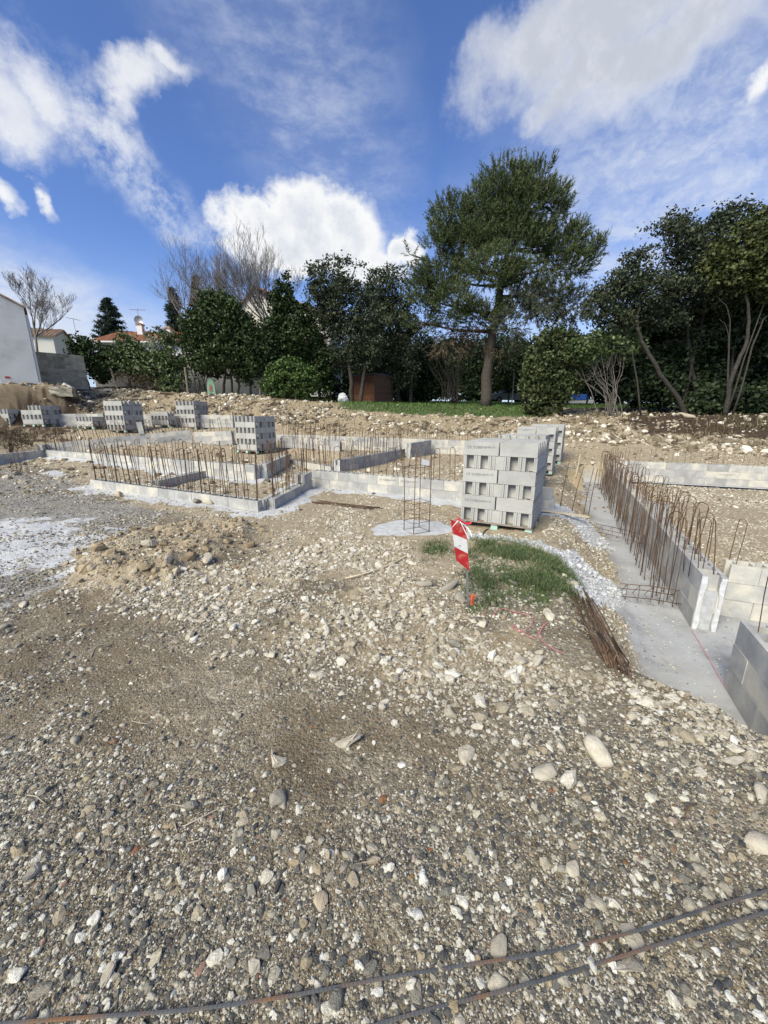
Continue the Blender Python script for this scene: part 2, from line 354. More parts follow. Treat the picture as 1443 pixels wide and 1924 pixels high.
P_SPILL = [on(x, y) for x, y in ((1050, 1035), (1085, 1045), (1120, 1075), (1150, 1090), (1180, 1120), (1178, 1143), (1130, 1142), (1090, 1125), (1070, 1095), (1060, 1065))]
P_SPILL2 = [on(x, y) for x, y in ((1070, 965), (1100, 975), (1120, 1000), (1145, 1020), (1160, 1032), (1128, 1040), (1085, 1010), (1072, 985))]
P_STRIP = [on(x, y) for x, y in ((860, 995), (900, 1003), (960, 1008), (1010, 1016), (1050, 1034), (1062, 1050), (1040, 1046), (1000, 1026), (940, 1016), (880, 1012), (858, 1008))]
P_PALE = [on(x, y) for x, y in ((180, 1110), (420, 1045), (620, 985), (780, 1035), (880, 1160), (1080, 1260), (1290, 1335), (1443, 1400), (1250, 1420), (1000, 1350), (760, 1330), (600, 1250), (430, 1180), (250, 1160))]
def ground_masks(X, Y, Z):
    n = fbm(X*1.1, Y*1.1, 4, 40)-.5; n2 = fbm(X*4, Y*4, 4, 41)-.5; dist = np.hypot(X, Y)
    f, zi = pit_depth(X, Y)
    def near(P, w, e=.35): return sstep(-poly_sd(P, X, Y)+e*n2+.3*n, -w, w)
    dirt = sstep(Y+2.0*n+1.5*n2-.85*np.maximum(-X-.3, 0)-.25*np.maximum(X, 0), 2.3, 4.0)
    dirt = np.maximum(dirt, sstep(f, .02, .3)); dirt = np.maximum(dirt, near(P_MOUND, .15)); dirt = np.maximum(dirt, .5*near(P_BROWN2, .3, .9))
    slur = near(P_SLURRY, .6, 1.6)*sstep(fbm(X*1.5, Y*3.2, 4, 44), .20, .44)
    for P, w in ((P_SPILL, .12), (P_SPILL2, .12), (P_STRIP, .1), (P_PATCH, .12), (P_PAD, .1)): slur = np.maximum(slur, near(P, w, .25))
    front = [(W_A[0], W_A[1], .5), (W_A[1], W_C[0], .55), (W_C[0], W_C[1], .55), (W_D[0], W_D[1], .5), (W_H[0], W_H[1], .4)]
    for a, b, w in front: slur = np.maximum(slur, sstep(w+.35*n+.5*n2-line_d([a, b], X, Y), -.05, .10))
    gray = near(P_GRAY, .6, 1.2)
    pale = near(P_PALE, .55, 1.4)*sstep(fbm(X*1.7, Y*1.7, 4, 52), .30, .52)
    u = X/np.maximum(Y, 1)
    lawn = sstep(Y+1.5*n, 21.8, 22.8)*sstep(u, -.16, -.06)*(1-sstep(u, .36, .46))
    lawn = np.maximum(lawn, sstep(Y, 26.5, 28.5)); grass = lawn
    grass = np.maximum(grass, .62*near(P_GRASS, .2, .8)*sstep(n2+n, -.2, .15)); grass = np.maximum(grass, .8*near(P_GRASS2, .15, .5))
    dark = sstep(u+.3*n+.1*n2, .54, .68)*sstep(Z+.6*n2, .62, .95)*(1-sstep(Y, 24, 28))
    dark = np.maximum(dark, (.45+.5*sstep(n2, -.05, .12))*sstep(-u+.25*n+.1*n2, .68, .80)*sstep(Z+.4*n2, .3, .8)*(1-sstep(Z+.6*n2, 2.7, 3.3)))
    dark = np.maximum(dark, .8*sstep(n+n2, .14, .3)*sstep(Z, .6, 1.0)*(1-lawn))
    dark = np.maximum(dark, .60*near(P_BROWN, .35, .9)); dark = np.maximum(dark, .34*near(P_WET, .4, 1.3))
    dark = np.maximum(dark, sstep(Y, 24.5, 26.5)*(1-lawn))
    rub = sstep(Y-np.interp(np.clip(X/np.maximum(Y, 1), -1.1, 1.1), UB, YB)+1.2*n+.8*n2, -.4, .6)
    conc = sstep(f+.25*n2, .82, .97)*(1-sstep(-poly_sd(PIT_IN, X, Y), -.2, .1))
    return dirt, slur, grass*(1-f), dark, np.maximum(rub*(1-lawn), .75*pale*(1-f)), gray, conc

def build_ground():
    us = np.linspace(-1.45, 1.45, 420)
    ys = [-3.0]
    while ys[-1] < 245: ys.append(ys[-1]+max(.035 if ys[-1] < .3 else .013, .0125*ys[-1]))
    ys = np.array(ys); UU, YY = np.meshgrid(us, ys); XX = UU*(np.maximum(YY, 0)+1.3)
    ZZ = terrain(XX, YY)
    nr, nc = XX.shape; idx = np.arange(nr*nc).reshape(nr, nc)
    F = np.stack([idx[:-1, :-1], idx[:-1, 1:], idx[1:, 1:], idx[1:, :-1]], -1).reshape(-1, 4)
    V = np.stack([XX, YY, ZZ], -1).reshape(-1, 3)
    me = raw_mesh('ground', V, F, True)
    mk = ground_masks(XX.ravel(), YY.ravel(), ZZ.ravel())
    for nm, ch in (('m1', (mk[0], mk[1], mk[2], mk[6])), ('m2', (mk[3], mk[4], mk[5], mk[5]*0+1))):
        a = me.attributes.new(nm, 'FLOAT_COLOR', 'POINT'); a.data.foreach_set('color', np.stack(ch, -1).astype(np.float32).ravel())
    m, k, b = material('earth')
    tc = k.new('ShaderNodeTexCoord'); P = tc.outputs['Object']
    a1 = k.new('ShaderNodeAttribute', attribute_name='m1'); a2 = k.new('ShaderNodeAttribute', attribute_name='m2')
    s1 = k.new('ShaderNodeSeparateColor'); k.put(s1.inputs[0], a1.outputs['Color']); s2 = k.new('ShaderNodeSeparateColor'); k.put(s2.inputs[0], a2.outputs['Color'])
    big = k.noise(P, 1.3, 5, .6); med = k.noise(P, 9, 6, .65); fine = k.noise(P, 70, 5, .7)
    def edge(x, lo=.35, hi=.65, amt=.55):
        return k.smooth(k.math('ADD', x, k.math('MULTIPLY', k.math('SUBTRACT', med, .5), amt)), lo, hi)
    # fine grit: small cells, each with its own stone colour
    def grit(scale):
        c = k.voro(P, scale); sp = k.new('ShaderNodeSeparateColor'); k.put(sp.inputs[0], c)
        return k.ramp(sp.outputs[0], [(0, (.075, .072, .065)), (.3, (.155, .14, .108)), (.55, (.25, .217, .16)), (.78, (.42, .375, .285)), (.93, (.60, .55, .44)), (1, (.25, .13, .08))]), k.voro(P, scale, 'Distance')
    g1, d1 = grit(150); g2, d2 = grit(60)
    soil = k.ramp(k.math('MULTIPLY_ADD', fine, .5, k.math('MULTIPLY', big, .5)), [(.3, (.098, .073, .042)), (.5, (.19, .146, .088)), (.7, (.33, .27, .178))])
    fore = k.mix(k.smooth(k.math('ADD', big, k.math('MULTIPLY', med, .5)), .55, 1.0, .12, .72), soil, k.mix(k.smooth(med, .4, .6), g1, g2))
    tan = k.ramp(k.math('MULTIPLY_ADD', fine, .35, k.math('MULTIPLY', med, .65)), [(.3, (.23, .172, .10)), (.5, (.40, .315, .20)), (.68, (.58, .49, .345))])
    tan = k.mix(.28, tan, g2)
    col = k.mix(edge(s1.outputs[0]), fore, tan)
    grayc = k.mix(.6, k.ramp(med, [(.3, (.2, .2, .2)), (.7, (.36, .365, .37))]), g2); col = k.mix(k.math('MULTIPLY', edge(s2.outputs[2]), .85), col, grayc)
    rub = k.ramp(k.math('MULTIPLY_ADD', fine, .3, k.math('MULTIPLY', med, .7)), [(.3, (.14, .102, .06)), (.48, (.30, .235, .145)), (.68, (.54, .455, .315))])
    col = k.mix(edge(s2.outputs[1]), col, rub)
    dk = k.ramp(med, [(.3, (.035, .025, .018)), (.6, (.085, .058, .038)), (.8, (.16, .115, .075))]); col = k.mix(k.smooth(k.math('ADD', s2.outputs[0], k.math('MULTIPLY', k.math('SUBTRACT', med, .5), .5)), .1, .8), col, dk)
    slr = k.ramp(k.math('MULTIPLY_ADD', fine, .4, k.math('MULTIPLY', med, .6)), [(.3, (.38, .375, .36)), (.5, (.54, .535, .515)), (.7, (.70, .695, .68))]); col = k.mix(edge(s1.outputs[1], .3, .7, .7), col, slr)
    cc = k.ramp(k.math('MULTIPLY_ADD', fine, .25, k.math('MULTIPLY', k.noise(P, 2.2, 7, .66), .75)), [(.3, (.24, .235, .222)), (.46, (.35, .345, .33)), (.6, (.41, .405, .39)), (.75, (.50, .495, .48))]); cc = k.mix(k.smooth(k.noise(P, 3.1, 7, .7), .56, .7, 0, .45), cc, (.17, .145, .11)); col = k.mix(a1.outputs['Alpha'], col, cc)
    gr = k.ramp(k.math('MULTIPLY_ADD', fine, .5, k.math('MULTIPLY', med, .5)), [(.34, (.05, .065, .022)), (.5, (.085, .115, .04)), (.64, (.16, .145, .085))]); col = k.mix(edge(s1.outputs[2], .4, .6, .8), col, gr)
    k.put(b.inputs['Base Color'], col); b.inputs['Roughness'].default_value = .92; b.inputs['Specular IOR Level'].default_value = .12
    rough = k.math('SUBTRACT', 1.0, k.math('MULTIPLY', a1.outputs['Alpha'], .8))
    h = k.math('ADD', k.math('MULTIPLY', fine, .8), k.math('ADD', k.math('MULTIPLY', d1, -.9), k.math('MULTIPLY', d2, -1.4)))
    nb = k.bump(k.math('MULTIPLY', h, rough), .75, .008); nb = k.bump(k.math('MULTIPLY', med, rough), .45, .03, nb)
    k.put(b.inputs['Normal'], nb)
    g = link('ground', me, m); return tag(g, 'stony building plot of gravel, tan earth and rubble banks', None, None, 'structure')
GROUND = build_ground()

# ---------------------------------------------------------------- stone material and stone shapes
def stone_mat(name, inst, stops):
    m, k, b = material(name); tc = k.new('ShaderNodeTexCoord'); oi = k.new('ShaderNodeObjectInfo')
    if inst:
        at_ = k.new('ShaderNodeAttribute', attribute_name='tone', attribute_type='INSTANCER'); f = at_.outputs['Fac']
    else: f = oi.outputs['Random']
    c = k.ramp(f, stops)
    v = k.vm('ADD', tc.outputs['Object'], k.vm('SCALE', oi.outputs['Location'], 3.1))
    n = k.noise(v, 2.2, 6, .65); n2 = k.noise(v, 9, 4, .7)
    c = k.mix(.55, c, k.vm('MULTIPLY', c, k.ramp(n, [(.3, (.45, .42, .38)), (.5, (1, 1, 1)), (.72, (1.35, 1.33, 1.28))])))
    k.put(b.inputs['Base Color'], c); b.inputs['Roughness'].default_value = .85; b.inputs['Specular IOR Level'].default_value = .15
    k.put(b.inputs['Normal'], k.bump(k.math('ADD', n, k.math('MULTIPLY', n2, .4)), .6, .06 if inst else .02)); return m
FORE_STOPS = [(0, (.075, .076, .076)), (.14, (.13, .128, .12)), (.26, (.21, .198, .165)), (.36, (.32, .29, .225)), (.46, (.48, .435, .335)), (.54, (.40, .315, .195)), (.62, (.62, .57, .44)), (.85, (.74, .69, .56)), (.985, (.82, .79, .70)), (.992, (.30, .13, .07)), (1, (.35, .22, .09))]
RUB_STOPS = [(0, (.14, .11, .075)), (.35, (.30, .25, .17)), (.65, (.49, .425, .315)), (.88, (.66, .60, .48)), (1, (.76, .715, .61))]
M_PEB = stone_mat('pebble_stone', True, FORE_STOPS); M_RUB = stone_mat('rubble_stone', True, RUB_STOPS)
M_SPILL = stone_mat('spilled_lump', True, [(0, (.42, .42, .41)), (.5, (.58, .58, .57)), (1, (.72, .72, .705))])
M_CLOD = stone_mat('earth_clod', True, [(0, (.25, .19, .115)), (.4, (.36, .28, .175)), (.8, (.46, .37, .24)), (1, (.55, .47, .34))])
M_STONE = stone_mat('loose_stone', False, [(0, (.24, .22, .18)), (.3, (.36, .32, .25)), (.6, (.46, .41, .315)), (.85, (.55, .49, .38)), (1, (.40, .31, .2))])
M_STONE_RUB = stone_mat('bank_stone', False, RUB_STOPS)

def scatter(name, P, rot, scl, tone, mat, rounded=.5, label=None):
    """one object of many small stones, instanced on points by geometry nodes"""
    me = bpy.data.meshes.new(name); me.vertices.add(len(P)); me.vertices.foreach_set('co', np.asarray(P, np.float32).ravel())
    a = me.attributes.new('srot', 'FLOAT_VECTOR', 'POINT'); a.data.foreach_set('vector', np.asarray(rot, np.float32).ravel())
    a = me.attributes.new('sscl', 'FLOAT_VECTOR', 'POINT'); a.data.foreach_set('vector', np.asarray(scl, np.float32).ravel())
    a = me.attributes.new('tone', 'FLOAT', 'POINT'); a.data.foreach_set('value', np.asarray(tone, np.float32))
    a = me.attributes.new('pick', 'INT', 'POINT'); a.data.foreach_set('value', RNG.integers(0, 12, len(P)).astype(np.int32))
    o = link(name, me, mat)
    g = bpy.data.node_groups.new(name+'_scatter', 'GeometryNodeTree')
    g.interface.new_socket('Geometry', in_out='INPUT', socket_type='NodeSocketGeometry'); g.interface.new_socket('Geometry', in_out='OUTPUT', socket_type='NodeSocketGeometry')
    N = g.nodes; L = g.links; gi = N.new('NodeGroupInput'); go = N.new('NodeGroupOutput')
    join = N.new('GeometryNodeGeometryToInstance')
    for i in range(12):
        ico = N.new('GeometryNodeMeshIcoSphere'); ico.inputs['Subdivisions'].default_value = 3; ico.inputs['Radius'].default_value = .5
        sp = N.new('GeometryNodeSetPosition'); nz = N.new('ShaderNodeTexNoise'); pos = N.new('GeometryNodeInputPosition')
        ad = N.new('ShaderNodeVectorMath'); ad.operation = 'ADD'; ad.inputs[1].default_value = (i*3.7, i*1.9, i*5.3)
        L.new(pos.outputs[0], ad.inputs[0]); L.new(ad.outputs[0], nz.inputs['Vector'])
        ang = i >= int(12*rounded)
        nz.inputs['Scale'].default_value = 3.2 if ang else 1.6; nz.inputs['Detail'].default_value = 2.5 if ang else 1.
        sb = N.new('ShaderNodeVectorMath'); sb.operation = 'SUBTRACT'; sb.inputs[1].default_value = (.5, .5, .5); L.new(nz.outputs['Color'], sb.inputs[0])
        sc = N.new('ShaderNodeVectorMath'); sc.operation = 'SCALE'; sc.inputs['Scale'].default_value = 1.0 if ang else .75; L.new(sb.outputs[0], sc.inputs[0])
        L.new(ico.outputs['Mesh'], sp.inputs['Geometry']); L.new(sc.outputs[0], sp.inputs['Offset'])
        last = sp.outputs[0]
        if ang:
            # broken stone: keep few corners, wrap them in flat facets
            ico.inputs['Subdivisions'].default_value = 1 if i % 2 else 2
            ch = N.new('GeometryNodeConvexHull'); L.new(last, ch.inputs[0]); last = ch.outputs[0]
        sm = N.new('GeometryNodeSetShadeSmooth'); sm.inputs['Shade Smooth'].default_value = not ang; L.new(last, sm.inputs['Geometry'])
        mt = N.new('GeometryNodeSetMaterial'); mt.inputs['Material'].default_value = mat; L.new(sm.outputs[0], mt.inputs['Geometry'])
        L.new(mt.outputs[0], join.inputs[0])
    iop = N.new('GeometryNodeInstanceOnPoints'); L.new(gi.outputs[0], iop.inputs['Points']); L.new(join.outputs[0], iop.inputs['Instance'])
    iop.inputs['Pick Instance'].default_value = True
    def attr(nm, t):
        n = N.new('GeometryNodeInputNamedAttribute'); n.data_type = t; n.inputs['Name'].default_value = nm
        return next(s for s in n.outputs if s.enabled and s.name == 'Attribute')
    L.new(attr('pick', 'INT'), iop.inputs['Instance Index']); 
    er = N.new('FunctionNodeEulerToRotation'); L.new(attr('srot', 'FLOAT_VECTOR'), er.inputs[0]); L.new(er.outputs[0], iop.inputs['Rotation'])
    L.new(attr('sscl', 'FLOAT_VECTOR'), iop.inputs['Scale']); L.new(iop.outputs[0], go.inputs[0])
    md = o.modifiers.new('scatter', 'NODES'); md.node_group = g
    return tag(o, label, None, None, 'stuff')
def stone_set(P, s, flat=.6):
    n = len(P); rot = np.stack([RNG.normal(0, .35, n), RNG.normal(0, .35, n), RNG.uniform(0, 6.3, n)], -1)
    scl = np.stack([s*RNG.uniform(.8, 1.35, n), s*RNG.uniform(.65, 1.0, n), s*RNG.uniform(flat-.2, flat+.2, n)], -1)
    P = P.copy(); P[:, 2] += scl[:, 2]*RNG.uniform(-.16, .17, n); return P, rot, scl
STONE_MESH = []
def stone_protos():
    for i in range(14):
        r = np.random.default_rng(100+i); n = 15 if i % 3 else 24
        v = r.normal(size=(n, 3)); v /= np.linalg.norm(v, axis=1)[:, None]
        v *= (.40+.14*r.random((n, 1)))*np.array([1.15, .85, .62])
        bm = bmesh.new(); [bm.verts.new(tuple(q)) for q in v]
        res = bmesh.ops.convex_hull(bm, input=bm.verts[:]); bmesh.ops.delete(bm, geom=list({e for e in res['geom_interior'] if isinstance(e, bmesh.types.BMVert)}), context='VERTS')
        bmesh.ops.dissolve_limit(bm, angle_limit=R(9), verts=bm.verts[:], edges=bm.edges[:])
        bmesh.ops.bevel(bm, geom=bm.edges[:], offset=.05, segments=2 if i % 3 else 1, affect='EDGES')
        for q in bm.verts: q.co *= 1+.10*(float(vnoise(q.co.x*9+i, q.co.y*9+q.co.z*7, i))-.5)
        me = bpy.data.meshes.new('stone'); bm.to_mesh(me); bm.free()
        if i % 3 == 0: me.polygons.foreach_set('use_smooth', np.ones(len(me.polygons), bool))
        STONE_MESH.append(me)
stone_protos()
SM = {}
def stone(x, y, s, mat, parent=None, z=None, sink=.25, name='stone', sq=None):
    i = random.randrange(len(STONE_MESH)); key = (i, mat.name)
    if key not in SM: me = STONE_MESH[i].copy(); me.materials.append(mat); me.name = 'stone'; SM[key] = me
    sx, sy, sz = sq or (random.uniform(.85, 1.3), random.uniform(.75, 1.1), random.uniform(.7, 1.1))
    z = zt(x, y) if z is None else z
    return link(name, SM[key], None, parent, (x, y, z+s*sz*(.3-sink)), (random.gauss(0, .2), random.gauss(0, .2), random.uniform(0, 6.3)), (s*sx, s*sy, s*sz))

def fill_ground_stones():
    # foreground gravel: true size distribution, thinning out with distance below what one can see
    N = 400000
    Y = .45*(13/.45)**RNG.random(N); X = RNG.uniform(-1.32, 1.32, N)*(Y+.55)
    smin = .0028*(Y*.97+.39)+.0010
    s = np.minimum(smin*(1-RNG.random(N))**(-1/(2.75-.45*sstep(Y, 2, 4))), .048*RNG.uniform(.45, 1, N))
    Z0 = terrain(X, Y); mk = ground_masks(X, Y, Z0); f, _ = pit_depth(X, Y)
    dens = .33+1.15*fbm(X*.7, Y*.9, 4, 60)+.8*(fbm(X*3.5, Y*3.5, 3, 61)-.5)-.15+.17*(1-sstep(Y, 1.2, 2.6))
    dens = sstep(dens, .55, .98)
    dens = .09+.80*dens
    dens *= 1-.45*mk[0]; dens *= 1-.85*mk[6]; dens *= 1-.72*mk[1]*(1-.2*mk[5]); dens *= 1-.7*mk[2]
    bare = np.maximum(sstep(-poly_sd(P_BROWN, X, Y)+.5*(fbm(X*3, Y*3, 3, 8)-.5), -.2, .15), sstep(-poly_sd(P_BROWN2, X, Y)+.6*(fbm(X*3, Y*3, 3, 8)-.5), -.3, .2))
    dens *= 1-.72*bare
    keep = RNG.random(N) < dens
    keep &= poly_sd(P_PAD, X, Y) > .02
    keep &= ~((f > .9) & (mk[6] > .3) & (s > .02))
    for a, b in BLOCKERS: keep &= line_d([a, b], X, Y) > .16
    X, Y, s, Z0 = X[keep], Y[keep], s[keep], Z0[keep]; m0 = mk[0][keep]; m5 = mk[5][keep]
    P, rot, scl = stone_set(np.stack([X, Y, Z0], -1), s)
    tone = RNG.random(len(P)); 
    tone = np.where(RNG.random(len(P)) < .7*m0, .42+.5*RNG.random(len(P)), tone); tone = np.where((m5 > .5) & (RNG.random(len(P)) < .6), .15+.4*RNG.random(len(P)), tone)
    tone = np.where((RNG.random(len(P)) < .3*(1-m0)), .30*RNG.random(len(P)), tone); tone = np.where((s > .03) & (tone < .25), tone+.35, tone)
    scatter('gravel', P, rot, scl, tone, M_PEB, .30, 'loose grey, cream and slate gravel covering the foreground')
    # rubble on the banks and on the built ground further off
    N = 130000
    Y = RNG.uniform(8, 26.5, N); X = RNG.uniform(-1.3, 1.3, N)*(Y+.5)
    Z0 = terrain(X, Y); mk = ground_masks(X, Y, Z0); f, _ = pit_depth(X, Y)
    d = np.where((mk[4] > .4) & (Y > 10), .05+.72*sstep(fbm(X*.8, Y*1.3, 4, 70)+.35*(fbm(X*3, Y*3, 2, 71)-.5), .40, .66), .10)*(1-.8*mk[3])*(1-.93*mk[2])*(1-.8*mk[1])
    d = np.where(f > .5, .10*d+.03, d)
    keep = RNG.random(N) < d
    for a, b in BLOCKERS: keep &= line_d([a, b], X, Y) > .22
    X, Y, Z0 = X[keep], Y[keep], Z0[keep]; bank = (mk[4][keep] > .4) & (Y > 10); fp = f[keep]
    s = np.minimum(.052*(1-RNG.random(len(X)))**(-1/2.2), .24); s = np.where(bank, s*1.25, s*.8); s = np.where(fp > .5, np.minimum(s, .09), s)
    P, rot, scl = stone_set(np.stack([X, Y, Z0], -1), s, .65)
    scatter('rubble', P, rot, scl, RNG.random(len(P))**1.5, M_RUB, .15, 'pale limestone rubble heaped along the banks behind the foundations')
    P0 = np.array(P_MOUND); n = 5200; X = RNG.uniform(P0[:, 0].min()-.5, P0[:, 0].max()+.5, n); Y = RNG.uniform(P0[:, 1].min()-.5, P0[:, 1].max()+.5, n)
    k_ = RNG.random(n) < sstep(-poly_sd(P0, X, Y)+.5*(fbm(X*3, Y*3, 3, 9)-.5), -.15, .25); X, Y = X[k_], Y[k_]
    s = np.minimum(.016*(1-RNG.random(len(X)))**(-1/2.1), .12); P, rot, scl = stone_set(np.stack([X, Y, terrain(X, Y)], -1), s, .75)
    scatter('clods', P, rot, scl, RNG.random(len(P)), M_CLOD, .15, 'heap of tan earth clods dumped on the gravel at the left')
    XX, YY_ = [], []
    for PP, n in ((P_SPILL, 2600), (P_SPILL2, 1100), (P_STRIP, 700)):
        PP = np.array(PP); X = RNG.uniform(PP[:, 0].min(), PP[:, 0].max(), n*2); Y = RNG.uniform(PP[:, 1].min(), PP[:, 1].max(), n*2); k_ = poly_sd(PP, X, Y)+.15*(fbm(X*5, Y*5, 3, 9)-.5) < .0; XX.append(X[k_]); YY_.append(Y[k_])
    X = np.concatenate(XX); Y = np.concatenate(YY_); s = np.minimum(.012*(1-RNG.random(len(X)))**(-1/2.2), .06); P, rot, scl = stone_set(np.stack([X, Y, terrain(X, Y)], -1), s, .6)
    scatter('spilled_concrete', P, rot, scl, RNG.random(len(P)), M_SPILL, .3, 'lumpy pale grey concrete spilled down the slope beside the grass')
    PP = np.array(P_PALE); n = 64000; X = RNG.uniform(PP[:, 0].min()-.4, PP[:, 0].max()+.4, n); Y = RNG.uniform(PP[:, 1].min()-.3, PP[:, 1].max()+.6, n); f, _ = pit_depth(X, Y)
    k_ = (RNG.random(n) < sstep(-poly_sd(PP, X, Y)+.9*(fbm(X*1.6, Y*1.6, 4, 9)-.5), -.35, .3)*sstep(fbm(X*1.9, Y*1.9, 4, 52), .28, .6)) & (f < .3) & (poly_sd(P_MOUND, X, Y) > -.1) & (poly_sd(P_PAD, X, Y) > .05)
    X, Y = X[k_], Y[k_]; s = np.minimum(.0125*(1-RNG.random(len(X)))**(-1/2.4), .078); P, rot, scl = stone_set(np.stack([X, Y, terrain(X, Y)], -1), s, .65)
    scatter('limestone_rubble', P, rot, scl, .35+.65*RNG.random(len(P))**.7, M_RUB, .15, 'band of pale cream limestone rubble spread across the middle of the plot')
    # the largest loose stones, one by one
    n = 0
    while n < 195:
        Y = random.uniform(.9, 7.0); X = random.uniform(-1.15, 1.15)*(Y+.4)
        ff, _ = pit_depth(np.array([X]), np.array([Y]))
        if ff[0] > .35 or poly_sd(P_PAD, np.array([X]), np.array([Y]))[0] < .1: continue
        if fbm(np.array([X*.8]), np.array([Y*.8]), 3, 60)[0] < .40 or random.random() > .35+.22*Y: continue
        if any(line_d([a, b], X, Y) < .3 for a, b in BLOCKERS): continue
        stone(X, Y, min(.023*(1-random.random())**(-1/2.8)*(1+.20*Y), .115), M_STONE, GROUND); n += 1
    n = 0
    while n < 100:
        Y = random.uniform(16, 25); X = random.uniform(-1.05, 1.05)*Y; z = zt(X, Y)
        mk = ground_masks(np.array([X]), np.array([Y]), np.array([z]))
        if mk[4][0] < .5 or mk[2][0] > .3: continue
        stone(X, Y, min(.15*(1-random.random())**(-1/2.8), .34), M_STONE_RUB, GROUND); n += 1
BLOCKERS = []

# ---------------------------------------------------------------- building materials
def block_mat(name, base, cream, dark):
    m, k, b = material(name); tc = k.new('ShaderNodeTexCoord'); oi = k.new('ShaderNodeObjectInfo')
    v = k.vm('ADD', tc.outputs['Object'], k.vm('SCALE', oi.outputs['Location'], 2.3))
    n = k.noise(v, 3.5, 4, .55); n2 = k.noise(v, 140, 3, .7); n3 = k.noise(v, 26, 4, .6)
    w = k.math('ADD', n, k.math('MULTIPLY', k.math('SUBTRACT', oi.outputs['Random'], .5), .27))
    c = k.ramp(w, [(.3, dark), (.48, base), (.66, cream)])
    c = k.vm('SCALE', c, k.math('ADD', k.math('MULTIPLY', n2, .36), k.math('MULTIPLY_ADD', n3, .24, .70)))
    k.put(b.inputs['Base Color'], c); b.inputs['Roughness'].default_value = .95; b.inputs['Specular IOR Level'].default_value = .1
    k.put(b.inputs['Normal'], k.bump(k.math('ADD', n2, k.math('MULTIPLY', n3, .6)), .55, .004)); MAT[name] = m; return m
M_BLOCK = block_mat('wall_block', (.41, .40, .37), (.57, .53, .44), (.315, .31, .295))
M_PACK = block_mat('pack_block', (.40, .388, .352), (.44, .427, .388), (.355, .346, .32))
M_OLD = block_mat('weathered_block', (.30, .27, .20), (.40, .36, .27), (.20, .18, .13))
M_MORTAR = mat_noise('mortar', (.34, .34, .33), (.5, .5, .49), 14, .95, bump=.5, bscale=90)
M_WHITEMORTAR = mat_noise('white_mortar', (.44, .435, .42), (.66, .655, .64), 20, .95, bump=.5, bscale=70)
M_RUST = mat_noise('rusty_steel', (.06, .038, .026), (.12, .074, .046), 9, .85, bump=.4, bscale=300, bdist=.002, obj_var=.35, c3=(.18, .112, .062))
M_STEEL = mat_noise('grey_steel', (.07, .073, .076), (.125, .125, .122), 5, .55, bump=.3, bscale=300, bdist=.001, c3=(.26, .13, .055), metal=.35)
M_WOOD = mat_noise('grey_wood', (.20, .165, .13), (.33, .285, .23), 12, .85, bump=.4, bscale=60, obj_var=.2)
M_LATH = mat_noise('fresh_wood', (.52, .42, .27), (.66, .56, .39), 8, .8, bump=.3, bscale=60)
M_MINT = mat_noise('mint_paint', (.32, .52, .42), (.42, .63, .52), 9, .7, bump=.2)
M_INK = mat_noise('print_ink', (.10, .10, .10), (.19, .19, .185), 40, .9)

# ---------------------------------------------------------------- hollow block
BH = .195
def block_mesh(L=.494, Wd=.196, H=BH-.004, pocket=(.05, .05), hollow=True):
    """hollow building block: cells open at the top, grooved ends with a pocket; x is the length"""
    mb = MB(); y = Wd/2; x = L/2
    def prof(d):
        p = [(-y, 0), (-.080, 0), (-.080, .006), (-.070, .006), (-.070, 0), (-.053, 0), (-.050, d), (.050, d), (.053, 0), (.070, 0), (.070, .006), (.080, .006), (.080, 0), (y, 0)]
        return p
    ring = [(-x+d, yy) for yy, d in prof(pocket[0])[::-1]]+[(x-d, yy) for yy, d in prof(pocket[1])]
    n = len(ring); V = [(a, b, z) for z in (0, H) for a, b in ring]
    F = [(i, (i+1) % n, n+(i+1) % n, n+i) for i in range(n)]
    F.append(tuple(range(n))[::-1])
    xe = x-.052
    m = n//2
    ends = [list(range(0, m)), list(range(m, n))]         # left end (top to bottom), right end
    if not hollow:
        F.append(tuple(n+i for i in range(n))); mb.add(V, F); return mb
    # top: two end caps and a slab with three cells
    ys = [-y, -.062, -.012, .012, .062, y] if L > .3 else [-y, -.06, .06, y]
    k0 = len(V); xs = [-xe]
    cells = 3 if L > .3 else 1; cw = (2*xe-.03*(cells-1)-.0)/cells
    xs = []
    for c in range(cells): a = -xe+c*(cw+.03); xs += [a, a+cw]
    V += [(-xe, y, H), (-xe, -y, H), (xe, -y, H), (xe, y, H)]
    F.append([n+i for i in ends[0]]+[k0+1, k0]); F.append([n+i for i in ends[1]]+[k0+3, k0+2])
    mb.add(V, F)
    gx = xs; gy = [-y, -.064, .064, y]
    for i in range(len(gx)-1):
        for j in range(3):
            x0, x1, y0, y1 = gx[i], gx[i+1], gy[j], gy[j+1]
            if j == 1 and i % 2 == 0:
                dz = H-.15
                v = [(x0, y0, H), (x1, y0, H), (x1, y1, H), (x0, y1, H), (x0, y0, dz), (x1, y0, dz), (x1, y1, dz), (x0, y1, dz)]
                mb.add(v, [(0, 1, 5, 4), (1, 2, 6, 5), (2, 3, 7, 6), (3, 0, 4, 7), (4, 5, 6, 7)])
            else: mb.add([(x0, y0, H), (x1, y0, H), (x1, y1, H), (x0, y1, H)], [(0, 1, 2, 3)])
    return mb
def named(mb, mat, nm='block'):
    me = mb.mesh(nm); me.materials.append(mat); return me
B_FULL = named(block_mesh(), M_BLOCK); B_HALF = named(block_mesh(.244), M_BLOCK)
B_SOLID = named(block_mesh(hollow=False), M_BLOCK)
P_FULL = named(block_mesh(pocket=(.10, .10), hollow=False), M_PACK); P_MID = named(block_mesh(pocket=(.010, .010), hollow=False), M_PACK)
P_TOP = named(block_mesh(hollow=True), M_PACK)
